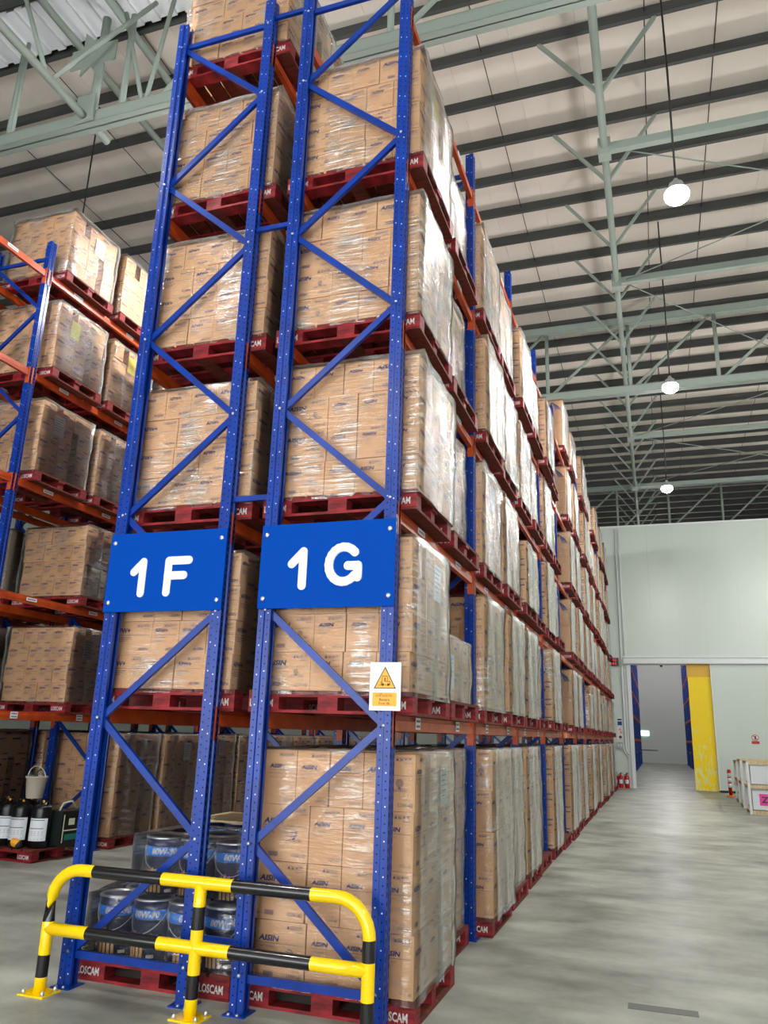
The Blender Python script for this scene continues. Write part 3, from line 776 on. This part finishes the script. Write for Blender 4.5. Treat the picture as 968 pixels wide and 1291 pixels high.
# ------------------------------------------------------------------ signs on the racks
def stroke(mb, pts, wdt, y0, y1, m=0):
    """flat rounded stroke in the xz plane"""
    r = wdt/2; yb = [y0]
    def cap(c):
        yb[0] -= .00025; y0 = yb[0]
        n = 16; pts_ = [(c[0]+r*math.cos(2*math.pi*i/n), c[1]+r*math.sin(2*math.pi*i/n)) for i in range(n)]
        mb.poly([(x, y0, z) for x, z in pts_], m)
        for i in range(n):
            a, b = pts_[i], pts_[(i+1) % n]; mb.poly([(a[0], y1, a[1]), (b[0], y1, b[1]), (b[0], y0, b[1]), (a[0], y0, a[1])], m)
    for i in range(len(pts)-1):
        a = Vector((pts[i][0], pts[i][1])); b = Vector((pts[i+1][0], pts[i+1][1])); d = (b-a).normalized(); nrm = Vector((-d.y, d.x))*r
        q = [a-nrm, b-nrm, b+nrm, a+nrm]; yb[0] -= .00025; y0 = yb[0]
        mb.poly([(p_.x, y0, p_.y) for p_ in q], m)
        mb.poly([(q[0].x, y1, q[0].y), (q[1].x, y1, q[1].y), (q[1].x, y0, q[1].y), (q[0].x, y0, q[0].y)], m)
        mb.poly([(q[3].x, y0, q[3].y), (q[2].x, y0, q[2].y), (q[2].x, y1, q[2].y), (q[3].x, y1, q[3].y)], m)
    for c in pts: cap(c)
def sign(x1, letter, lab):
    t = empty('aisle_sign', (x1-1.0, 0, 2.511)); tag(t, lab, 'sign', 'blue aisle signs')
    MB().box(-.005, 1.005, -.016, -.010, 0, .603).build('panel', 'sign_blue', t)
    a = MB(); stroke(a, [(.235, .30), (.312, .375), (.312, .137)] if letter == 'F' else [(.245, .312), (.33, .397), (.33, .155)], .062, -.021, -.016); a.build('numeral', 'white', t)
    b = MB()
    if letter == 'F': stroke(b, [(.705, .375), (.535, .375), (.535, .137)], .062, -.021, -.016); stroke(b, [(.535, .262), (.672, .262)], .062, -.0235, -.016)
    else:
        cx, cz, rx, rz_ = .636, .294, .109, .122
        arc = [(cx+rx*math.cos(g), cz+rz_*math.sin(g)) for g in [math.radians(42+i*(318-42)/16) for i in range(17)]]
        stroke(b, arc+[(.742, .20), (.742, .282), (.672, .282)], .062, -.021, -.016)
    b.build('letter', 'white', t)
    for x in (.035, .965):
        for z in (.07, .53): o_ = inst('bolt', BOLT, t, (x, -.016, z), (math.pi/2, 0, 0)); o_.scale = (1.5, 1.5, 1)
sign(XF, 'F', 'blue sign reading 1F bolted to the rack end')
sign(XG, 'G', 'blue sign reading 1G bolted to the rack end')
fs = empty('warning_sign', (-.035, -.025, 1.99)); tag(fs, 'white warning sign with amber forklift triangle below the 1G sign', 'sign')
MB().box(-.105, .105, -.003, .003, -.152, .152).build('panel', 'white', fs)
b = MB(); y = -.0036
b.poly([(-.078, y, -.015), (.074, y, -.015), (-.002, y, .125)], 0)
b.poly([(-.068, y-.0004, -.010), (.064, y-.0004, -.010), (-.002, y-.0004, .112)], 1)
y -= .0008
for (x0, x1, z0, z1) in ((-.03, .03, .008, .012), (-.03, -.026, .008, .032), (.03, .034, .008, .03), (.0, .034, .028, .032), (-.022, -.018, .012, .065), (-.022, .014, .062, .066), (.012, .016, .03, .064), (-.006, .002, .03, .055), (-.046, -.026, .004, .007)):
    b.poly([(x0, y, z0), (x1, y, z0), (x1, y, z1), (x0, y, z1)], 0)
for cx in (-.016, .022): b.poly([(cx+.009*math.cos(g*.628), y-.0003, .01+.009*math.sin(g*.628)) for g in range(10)], 0)
b.poly([(x_, -.0036, z_) for x_, z_ in ((-.08, -.125), (.076, -.125), (.08, -.121), (.08, -.043), (.076, -.039), (-.08, -.039), (-.084, -.043), (-.084, -.121))], 1)
b.text('Beware', (-.002, -.0042, -.092), (1, 0, 0), (0, 0, 1), .018, 0, .01, .95, 'c'); b.text('Fork lift', (-.002, -.0042, -.116), (1, 0, 0), (0, 0, 1), .018, 0, .01, .95, 'c')
x = -.06
for i, wd in enumerate((.01, .012, .006, .013, .012, .01, .012, .012, .01)):     # the line of Thai lettering above
    for (u0, u1, v0, v1) in ((0, .002, 0, .014), (wd-.003, wd-.001, 0, .014), (0, wd-.001, .012 if i % 2 else 0, .014 if i % 2 else .002)):
        b.poly([(x+u0, -.0042, -.066+v0), (x+u1, -.0042, -.066+v0), (x+u1, -.0042, -.066+v1), (x+u0, -.0042, -.066+v1)], 0)
    if i in (2, 3, 6): b.poly([(x, -.0042, -.049), (x+.008, -.0042, -.049), (x+.008, -.0042, -.046), (x, -.0042, -.046)], 0)
    x += wd+.0015
b.build('printed_face', ['signink', 'signyellow'], fs)

# ------------------------------------------------------------------ guard rail in front of the rack ends
YG = -.15
gd = empty('guard_rail', (0, YG, 0)); tag(gd, 'yellow and black striped pipe guard in front of the rack ends', 'guard rail')
R = .039; xl, xm, xr_, zt, zl, cr_ = -2.31, -1.18, -.045, .755, .385, .21
path, pm_ = [], []
def add(pts, m):
    for p_ in pts:
        path.append(p_)
        if len(path) > 1: pm_.append(m)
add([(xl, 0, .008), (xl, 0, .10)], 0); add([(xl, 0, .23)], 1); add([(xl, 0, .43)], 0); add([(xl, 0, .555)], 1)
add([(xl+cr_-cr_*math.cos(a), 0, zt-cr_+cr_*math.sin(a)) for a in [math.radians(i*11.25) for i in range(0, 9)]], 0)
add([(-1.99, 0, zt)], 0); add([(-1.46, 0, zt)], 1); add([(-.95, 0, zt)], 0); add([(-.42, 0, zt)], 1)
add([(xr_-cr_+cr_*math.sin(a), 0, zt-cr_+cr_*math.cos(a)) for a in [math.radians(i*11.25) for i in range(0, 9)]], 0)
add([(xr_, 0, .43)], 1); add([(xr_, 0, .23)], 0); add([(xr_, 0, .10)], 1); add([(xr_, 0, .008)], 0)
MB().sweep(path, R, 20, pm_).build('hoop_pipe', ['yellow', 'black'], gd)
MB().sweep([(xl, 0, zl), (-1.99, 0, zl), (-1.45, 0, zl), (-.94, 0, zl), (-.4, 0, zl), (xr_, 0, zl)], R, 20, [0, 1, 0, 1, 0]).build('lower_pipe', ['yellow', 'black'], gd)
MB().sweep([(xm, 0, .008), (xm, 0, .11), (xm, 0, .24), (xm, 0, .49), (xm, 0, .62), (xm, 0, zt)], R, 20, [0, 1, 0, 1, 0]).build('middle_leg', ['yellow', 'black'], gd)
for x in (xl, xm, xr_):
    pl = MB().box(x-.1, x+.1, -.085, .085, 0, .01).build('base_plate', 'yellow', gd)
    for dx in (-.075, .075):
        for dy in (-.06, .06): o_ = inst('anchor_bolt', BOLT, pl, (x+dx, dy, .01)); o_.scale = (1.2, 1.2, 2.2)

# ------------------------------------------------------------------ oil pails on the floor pallets behind the guard
pr = .142; PH = .385
def on_cyl(r, a0, z0):
    return lambda X, Y: (r*math.cos(a0+X/r), r*math.sin(a0+X/r), z0+Y)
pbm = MB().lathe([(.128, 0), (.134, .004), (.136, .2), (.138, .255), (.1385, .256), (.1405, .318), (.139, .319), (.142, .36), (.146, .365), (.146, .372), (.14, .375)], segs=28, mats=[0, 0, 0, 0, 1, 1, 0, 0, 0, 0])
for a0 in (-1.9, .3, 2.4):
    pbm.text('80W-90', (0, 0, 0), (1, 0, 0), (0, 0, 1),   .042, 2, .035, .95, 'l', .15, on_cyl(.1415, a0, .27))
    for k in range(3):
        for j in range(4):
            f0 = a0+.12+.0*k+j*.11-.3; n = len(pbm.v)
    for j in range(4):
        x0 = -.02+j*.03; hh = .19-.012*abs(j-1)
        f = on_cyl(.1385, a0, 0)
        pbm.poly([f(x0, .02), f(x0+.02, .02), f(x0+.012, hh), f(x0-.006, hh-.02)], 3)
    f = on_cyl(.1388, a0+.85, 0); pbm.poly([f(0, .02), f(.05, .02), f(.05, .04), f(0, .04)], 2)
PBODY = pbm.mesh('pail_body', ['pail', 'pailblue', 'white_ink', 'tan'])
PLID = MB().lathe([(.0, .372), (.118, .372), (.122, .384), (.136, .386), (.145, .38), (.146, .366)], segs=28).mesh('lid', ['lid'])
hp = [(.146*math.cos(a), .146*math.sin(a)-.012*math.sin(a), .335-.17*math.sin(math.pi*i/14)) for i, a in [(i, -math.pi+math.pi*i/14) for i in range(15)]]
PHAN = MB().sweep(hp, .0028, 6).mesh('handle', ['steel'])
def pail(x, y, z, lab, rz):
    t = empty('oil_pail', (x, y, z), None, rz); tag(t, lab, 'pail', 'oil pails behind the guard rail')
    inst('pail_body', PBODY, t); inst('lid', PLID, t); inst('handle', PHAN, t)
def film_tent(x0, x1, y0, y1, z0, zm, X0, X1, Y0, Y1, z1, lab):
    mb = MB(); rnd = random.Random(3); N = 48; lv = []
    def ring(a, b, c, d, t):
        s = t*4
        if s < 1: return (a+(b-a)*s, c)
        if s < 2: return (b, c+(d-c)*(s-1))
        if s < 3: return (b-(b-a)*(s-2), d)
        return (a, d-(d-c)*(s-3))
    rows = [(z0+(zm-z0)*i/6, 0) for i in range(7)]+[(zm+.015+.06*i/2, .45*i/2+.2) for i in range(3)]+[(zm+.1+(z1-zm-.1)*i/7, 1) for i in range(8)]+[(z1+.01, 1.12), (z1+.012, 1.35)]
    for (z, q) in rows:
        qq = min(q, 1); sh = 1-max(0, q-1)*1.0
        a, b, c, d = [u+(v-u)*qq for u, v in ((x0, X0), (x1, X1), (y0, Y0), (y1, Y1))]
        mx, my = (a+b)/2, (c+d)/2
        for i in range(N):
            x, y = ring(a, b, c, d, i/N); wv = .012*math.sin(i*1.9+z*9)+.008*rnd.random()
            mb.v.append((mx+(x-mx)*(sh+wv), my+(y-my)*(sh+wv), z+.006*rnd.random()))
    for j in range(len(rows)-1):
        for i in range(N):
            k = (i+1) % N; mb.face([j*N+i, j*N+k, (j+1)*N+k, (j+1)*N+i], 0, True)
    return tag(mb.build('stretch_film', ['film_tight']), lab, 'stretch film')
pallet(-1.715, .70, 0, 'red wooden pallet on the floor under the oil pails, nearest the guard', True, group='red pallets on the floor')
pallet(-1.73, 1.9, 0, 'red wooden pallet on the floor under the second batch of oil pails', True, group='red pallets on the floor')
rp = random.Random(5)
cols4 = ['leftmost', 'second from left', 'third from left', 'rightmost']; rws = ['front', 'middle', 'back']
for j in range(3):
    for i in range(4):
        pail(-2.14+.287*i, .375+.30*j, .15, 'navy oil pail on the lower layer, %s row, %s' % (rws[j], cols4[i]), rp.uniform(-.5, .5)+(-.35 if i % 2 else .1))
for j in range(2):
    for i in range(3):
        pail(-1.885+.29*i, .50+.31*j, .15+PH+.004, 'navy oil pail on the upper layer, %s row, %s' % (('front', 'back')[j], ('leftmost', 'middle', 'rightmost')[i]), rp.uniform(-.5, .5)+.2)
for j in range(2):
    for i in range(4):
        pail(-2.16+.287*i, 1.6+.3*j, .15, 'navy oil pail under the bare planks, %s row, %s' % (('front', 'back')[j], cols4[i]), rp.uniform(-1, 1))
        pail(-2.16+.287*i, 1.6+.3*j, .15+PH+.004, 'upper navy oil pail beneath the planks, %s row, %s' % (('front', 'back')[j], cols4[i]), rp.uniform(-1, 1))
film_tent(-2.30, -1.12, .21, 1.14, .13, .545, -2.05, -1.14, .34, .98, .94, 'crumpled clear film wrapped around the oil pails')
for i in range(7):
    a = rp.uniform(-.08, .08); o_ = MB().box(-.5, .5, -.045, .045, 0, .018).build('plank', 'rawwood', None, (-1.75, 1.45+.1*i, .926+.0), (0, 0, a*.3))
    tag(o_, 'bare timber plank lying on the oil pails, %s from the guard' % ORD[i+1], 'plank', 'bare planks on the oil pails')

# ------------------------------------------------------------------ canisters, bucket and welder on a pallet in the far rack
pallet(-6.46, 4.24, 0, 'red wooden pallet on the floor under the black canisters', True, -.06, 'red pallets on the floor')
can_b = MB().lathe([(.0, 0), (.115, 0), (.125, .012), (.125, .46), (.12, .49), (.09, .515), (.05, .525), (.045, .55), (.03, .555), (0, .555)], segs=24).mesh('body', ['canister'])
can_l = MB()
for k in range(14):
    a, b_ = math.radians(-150+k*10), math.radians(-140+k*10); r = .1262
    can_l.v += [(r*math.cos(a), r*math.sin(a), .09), (r*math.cos(b_), r*math.sin(b_), .09), (r*math.cos(b_), r*math.sin(b_), .36), (r*math.cos(a), r*math.sin(a), .36)]; n = len(can_l.v)-4
    can_l.face([n, n+1, n+2, n+3], 0, True)
    if 2 < k < 12:
        r = .1268
        for (z0, z1) in ((.335, .343), (.235, .243), (.2, .203), (.18, .183), (.16, .163), (.11, .113)):
            if z1-z0 > .005 or k % 2:
                can_l.v += [(r*math.cos(a), r*math.sin(a), z0), (r*math.cos(b_), r*math.sin(b_), z0), (r*math.cos(b_), r*math.sin(b_), z1), (r*math.cos(a), r*math.sin(a), z1)]; n = len(can_l.v)-4; can_l.face([n, n+1, n+2, n+3], 1, True)
can_l = can_l.mesh('paper_label', ['paper', 'signink'])
can_h = MB().sweep([(-.07, 0, .50), (-.07, 0, .575), (.07, 0, .575), (.07, 0, .50)], .012, 8).mesh('handle', ['canister'])
can_v = MB().lathe([(.0, .0), (.014, 0), (.014, .02), (.008, .03), (0, .03)], (.03, -.03, .545), segs=12).mesh('valve_cap', ['signyellow'])
for i, (x, y, lab) in enumerate(((-6.56, 3.93, 'black canister with grey label, partly cut off by the picture edge'), (-6.31, 3.90, 'black canister with white label directly under the bucket'), (-6.03, 3.95, 'black canister with white label beside the green welder'), (-6.45, 4.2, 'black canister standing behind the labelled canisters'), (-6.75, 4.1, 'black canister at the back of the pallet, farthest from the welder'))):
    t = empty('canister', (x, y, .15)); tag(t, lab, 'canister', 'black canisters on the pallet')
    inst('body', can_b, t); inst('paper_label', can_l, t); inst('handle', can_h, t); inst('valve_cap', can_v, t)
bk = empty('bucket', (-6.24, 4.0, .735)); tag(bk, 'beige plastic bucket holding clear wrap on the black canisters', 'bucket')
MB().lathe([(0, 0), (.10, 0), (.105, .005), (.13, .25), (.142, .255), (.142, .275), (.132, .278), (.126, .26), (.102, .012), (0, .012)], segs=28).build('body', 'bucket', bk)
MB().sweep([(.145*math.cos(a), -.02*math.sin(a), .245+.16*math.sin(a)) for a in [math.pi*i/16 for i in range(17)]], .007, 8).build('handle', 'bucket', bk)
cw = MB().sweep([(0, 0, 0), (-.02, 0, .12), (-.07, .0, .24), (-.11, 0, .29)], [.03, .05, .035, .012], 9).sweep([(.05, 0, 0), (.05, .02, .16), (.03, .02, .3), (.05, .02, .34)], [.03, .06, .05, .02], 9).build('plastic_wrap', ['film_tight'], None, (-6.24, 4.0, .76)); tag(cw, 'bunched clear plastic wrap sticking out of the beige bucket', 'plastic wrap')
wd_ = empty('welder', (-5.87, 4.25, .15), None, -.1); tag(wd_, 'dark green welding machine beside the black canisters', 'welder')
MB().box(-.13, .13, -.22, .22, .02, .43).build('case', [mat('dark_green_case', srgb(16, 26, 24), .45)], wd_)
MB().box(-.135, .135, -.225, .225, .43, .445).build('lid', 'rubber', wd_)
MB().box(.13, .134, -.19, .19, .06, .40, 2).box(.134, .136, -.15, .15, .09, .16, 1).box(.134, .136, -.18, .18, .2, .215).box(.134, .136, -.19, -.175, .06, .40).box(.134, .136, -.1, .0, .27, .35, 0).build('front_panel', ['cream', 'teal', 'canister'], wd_)
for i in range(8): MB().box(-.11, .1, -.224, -.22, .12+.03*i, .125+.03*i).build('louvre', 'rubber', wd_)
MB().sweep([(0, -.15, .44), (0, -.1, .53), (0, .05, .55), (0, .15, .44)], .012, 8).build('handle', 'cream', wd_)
gl = MB().sweep([(-.07, 0, .0), (-.02, -.01, .05), (.05, 0, .03), (.09, .0, -.01)], [.03, .055, .05, .03], 10, [0, 1, 0]).build('work_glove', ['rubber', 'signyellow'], None, (-6.22, 3.76, .17)); tag(gl, 'black and yellow work glove on the pallet edge under the canisters', 'glove')

# ------------------------------------------------------------------ things on and by the partition wall
ck = empty('led_clock', (.10, YW-.06, 4.66)); tag(ck, 'black display with red glowing digits on the panel wall', 'clock')
MB().box(-.2, .22, -.04, .04, -.15, .15).build('case', 'black', ck)
b = MB()
for r_ in (.03, -.11):
    for i in range(4):
        x = -.18+.085*i
        for (u0, u1, v0, v1) in ((0, .05, .075, .085), (0, .05, .035, .045), (0, .05, 0, .01), (.04, .05, 0, .085), (0, .01, 0, .085)):
            b.poly([(x+u0, -.041, r_+v0), (x+u1, -.041, r_+v0), (x+u1, -.041, r_+v1), (x+u0, -.041, r_+v1)], 0)
b.build('digits', 'led', ck)
def pipe(pts, r, lab):
    t = MB().sweep(pts, r, 8).build('conduit', 'white'); return tag(t, lab, 'conduit', 'white conduits on the panel wall')
yc = YW-.05
pipe([(.42, yc, 10.0), (.42, yc, 1.55), (.44, yc, 1.3), (.55, yc, 1.2)], .035, 'white conduit running down the panel wall, nearer the racks')
pipe([(.55, yc, 10.0), (.55, yc, 4.9)], .03, 'white conduit running down the panel wall to the door track')
pipe([(.32, yc, 1.6), (.36, yc, 1.32), (.5, yc, 1.12), (.6, yc, 1.25), (.6, yc, 3.6)], .03, 'white conduit with a bottom loop under the wall signs')
sb = empty('switch_box', (.2, YW-.06, 1.55)); tag(sb, 'grey electrical switch box below the wall signs', 'switch box')
MB().box(-.1, .14, -.04, .06, -.13, .1).build('case', 'grey', sb); MB().box(-.06, -.02, -.05, -.04, -.05, .03).build('switch', 'white', sb); MB().box(.04, .08, -.05, -.04, -.05, .03).build('switch', 'white', sb)
for i, (z0, z1) in enumerate(((2.22, 2.54), (1.95, 2.2), (1.7, 1.93))):
    s_ = empty('notice', (.24, YW-.012, z0)); tag(s_, ['blue and white notice above the warning notices on the panel wall', 'white notice with two orange triangles on the panel wall', 'white notice with black emblem above the switch box'][i], 'sign', 'notices on the panel wall')
    MB().box(-.1, .1, -.006, .006, 0, z1-z0).build('panel', 'white', s_)
    b = MB(); y = -.0066; h = z1-z0
    if i == 0: b.poly([(-.08, y, .04), (.08, y, .04), (.08, y, h*.6), (-.08, y, h*.6)], 0); b.poly([(-.08, y, h*.7), (.08, y, h*.7), (.08, y, h*.9), (-.08, y, h*.9)], 2)
    elif i == 1:
        for xx, zz in ((0, .13), (.03, .02)): b.poly([(xx-.06, y, zz), (xx+.06, y, zz), (xx, y, zz+.1)], 1)
    else: b.poly([(.06*math.cos(g), y, .13+.06*math.sin(g)) for g in [i_*.785 for i_ in range(8)]], 2); b.poly([(-.07, y, .02), (.07, y, .02), (.07, y, .045), (-.07, y, .045)], 1)
    b.build('printed_face', ['ix_blue', 'orangecap', 'signink'], s_)
ex_b = MB().lathe([(0, .0), (.075, 0), (.082, .01), (.082, .38), (.07, .43), (.035, .46), (.03, .48), (0, .48)], segs=18).mesh('cylinder', ['fire'])
ex_h = MB().box(-.02, .07, -.012, .012, .50, .515).box(-.02, .08, -.012, .012, .535, .55).box(-.02, .02, -.02, .02, .47, .54).mesh('handle', ['rubber'])
ex_s = MB().sweep([(-.02, 0, .5), (-.09, -.02, .47), (-.1, -.02, .3), (-.09, -.02, .14)], .012, 8).mesh('hose', ['rubber'])
lbm = MB()
for k in range(6):
    a, b_ = math.radians(-140+k*16), math.radians(-124+k*16); r = .083
    lbm.v += [(r*math.cos(a), r*math.sin(a), .16), (r*math.cos(b_), r*math.sin(b_), .16), (r*math.cos(b_), r*math.sin(b_), .3), (r*math.cos(a), r*math.sin(a), .3)]; n = len(lbm.v)-4; lbm.face([n, n+1, n+2, n+3], 0, True)
ex_l = lbm.mesh('paper_label', ['paper'])
for i, x in enumerate((.0, .19, .41)):
    t = empty('fire_extinguisher', (x, YW-.18, 0)); tag(t, 'red fire extinguisher on the floor, %s' % ['nearest the rack pallets', 'middle one of three', 'closest to the door jamb'][i], 'fire extinguisher', 'fire extinguishers by the door')
    for nm, me in (('cylinder', ex_b), ('handle', ex_h), ('hose', ex_s), ('paper_label', ex_l)): inst(nm, me, t)
# yellow strip curtain
cu = empty('strip_curtain', (0, YW-.08, 0)); tag(cu, 'yellow plastic strip curtain hanging at the door opening', 'strip curtain')
for i in range(5):
    x = 2.80+.163*i; MB().box(x, x+.19, -.012-.006*(i % 2)+.06, -.009-.006*(i % 2)+.06, .03, 4.6).build('strip', 'curtain', cu)
MB().box(2.78, 3.62, .03, .05, 4.1, 4.6).build('hanger_band', [mat('amber_pvc', srgb(226, 176, 0), .4)], cu)
# prohibition sign on the door
ps = empty('prohibition_sign', (4.93, YW-.145, 1.73)); tag(ps, 'small round prohibition sign with red plate on the sliding door', 'sign')
MB().box(-.13, .13, -.004, .0, 0, .1).build('plate', 'signred', ps)
b = MB(); ang = [i*2*math.pi/20 for i in range(20)]
b.poly([(.12*math.cos(a), -.002, .22+.1*math.sin(a)) for a in ang], 0)
for i in range(20):
    a, c = ang[i], ang[(i+1) % 20]; b.poly([(.1*math.cos(a), -.003, .22+.08*math.sin(a)), (.1*math.cos(c), -.003, .22+.08*math.sin(c)), (.125*math.cos(c), -.003, .22+.105*math.sin(c)), (.125*math.cos(a), -.003, .22+.105*math.sin(a))], 1)
b.poly([(-.08, -.0034, .28), (-.06, -.0034, .295), (.08, -.0034, .16), (.06, -.0034, .145)], 1); b.poly([(-.03, -.003, .16), (.03, -.003, .16), (.04, -.003, .27), (-.02, -.003, .28)], 2)
b.build('printed_face', ['white', 'signred', 'signink'], ps)
# bollard
bo = empty('bollard', (3.79, 25.0, 0)); tag(bo, 'red and white striped bollard standing by the crates', 'bollard')
MB().lathe([(.15, 0), (.15, .03), (.06, .06)], segs=18).build('base', 'orangecap', bo)
MB().lathe([(.055, .05), (.055, .3), (.06, .301), (.06, .42), (.055, .421), (.055, .47), (.06, .471), (.06, .6), (.055, .601), (.055, .64), (.06, .641), (.06, .76), (.06, .761), (.06, .85), (.03, .88), (0, .88)], segs=18, mats=[0, 0, 1, 1, 0, 0, 1, 1, 0, 0, 1, 0, 0, 0, 0]).build('post', ['fire', 'white'], bo)
MB().lathe([(0, 0), (.1, .02), (.12, .1), (.06, .18), (0, .2)], (.22, -.3, .38), segs=14).build('warning_cap', 'orangecap', bo)
# crates of framed panels
def crate(x, y, lab, pink, hgt=1.27):
    t = empty('panel_crate', (x, y, 0)); tag(t, lab, 'crate', 'slatted crates of white panels')
    W_, D_ = 1.25, .95
    for z in (0, .62, hgt-.06):
        for yy in (0, D_): MB().box(0, W_, yy-.04, yy+.04, z, z+.09).build('rail', 'rawwood', t)
        for xx in (0.04, W_-.04): MB().box(xx-.04, xx+.04, .05, D_-.05, z+.01, z+.08).build('rail', 'rawwood', t)
    for xx in (.02, W_*.5, W_-.02):
        for yy in (-.03, D_+.03): MB().box(xx-.03, xx+.03, yy-.012, yy+.012, 0, hgt).build('post', 'white', t)
    for z in (.1, .72):
        for i in range(5): MB().box(.08, W_-.08, .06+.19*i, .10+.19*i, z, z+.5).build('panel', 'white', t)
        for xx in (.08, .68): MB().box(xx, xx+.5, .0, .05, z+.02, z+.46).build('glazed_panel', [M['paper'], ], t)
    if pink:
        b = MB().box(.24, .50, -.004, 0, .22, .50); b.text('Z', (.37, -.005, .29), (1, 0, 0), (0, 0, 1), .15, 1, .04, 1.2, 'c'); b.build('pink_label', ['pink', 'black'], t)
crate(3.72, 18.2, 'slatted crate of white panels with a pink label', True)
crate(3.75, 20.2, 'slatted crate of white panels between the pink-labelled crate and bollard', False)
crate(3.82, 22.3, 'slatted crate of white panels nearest the striped bollard', False, 1.2)
# room past the door
f1 = rack(.30, list(range(12, 27)), list(range(12, 26)), LEV, 'blue pallet rack in the room past the door, beside the jamb', '/', False)
f2 = rack(4.68, list(range(12, 27)), list(range(12, 26)), LEV, 'blue pallet rack in the room past the door, behind the yellow curtain', '/', False)
for k in range(12, 26):
    for lv in range(0, 4):
        for (X, nm, sd) in ((-.2, 'jamb', .545), (4.18, 'yellow curtain', -.545)):
            if (k+lv) % 3 == 0: continue
            z = 0 if lv == 0 else LEV[lv-1]
            bx = MB().box(-.5, .5, -1.05, 1.05, 0, 1.05).box(-.52, .52, -1.07, 1.07, .95, 1.08)
            for q in range(6): bx.box(-.515, .515, -1.03+.4*q, -.99+.4*q, .0, 1.0)
            if lv == 1: continue
            o_ = bx.build('storage_bin', 'paleblue', None, (X, k*BAY+1.28, z)); tag(o_, 'blue storage bin %s, %s bay past the door, %s side' % (LVN[lv], ORD[k-11], nm.split()[-1]), 'bin', 'blue bins past the door')
el = MB().box(-.35, .35, -.05, .0, 0, .4).build('light_box', 'greenled', None, (.55, YF-.02, 2.15)); tag(el, 'small glowing light box low on the end wall past the door', 'light box')
dd = MB().box(0, 1.4, -.06, 0, 0, 2.0).box(0, 1.4, -.08, -.06, .98, 1.04, 1).build('door_2', ['wall_far', 'rubber'], None, (.1, YF-.01, 0)); tag(dd, 'grey door on the end wall past the opening', 'door', kind='structure')
cm = MB().lathe([(0, -.12), (.1, -.1), (.12, 0), (0, .02)], segs=12).build('dome_camera', 'black', None, (2.2, YF-.14, 7.9)); tag(cm, 'small dark dome camera high on the end wall', 'camera')
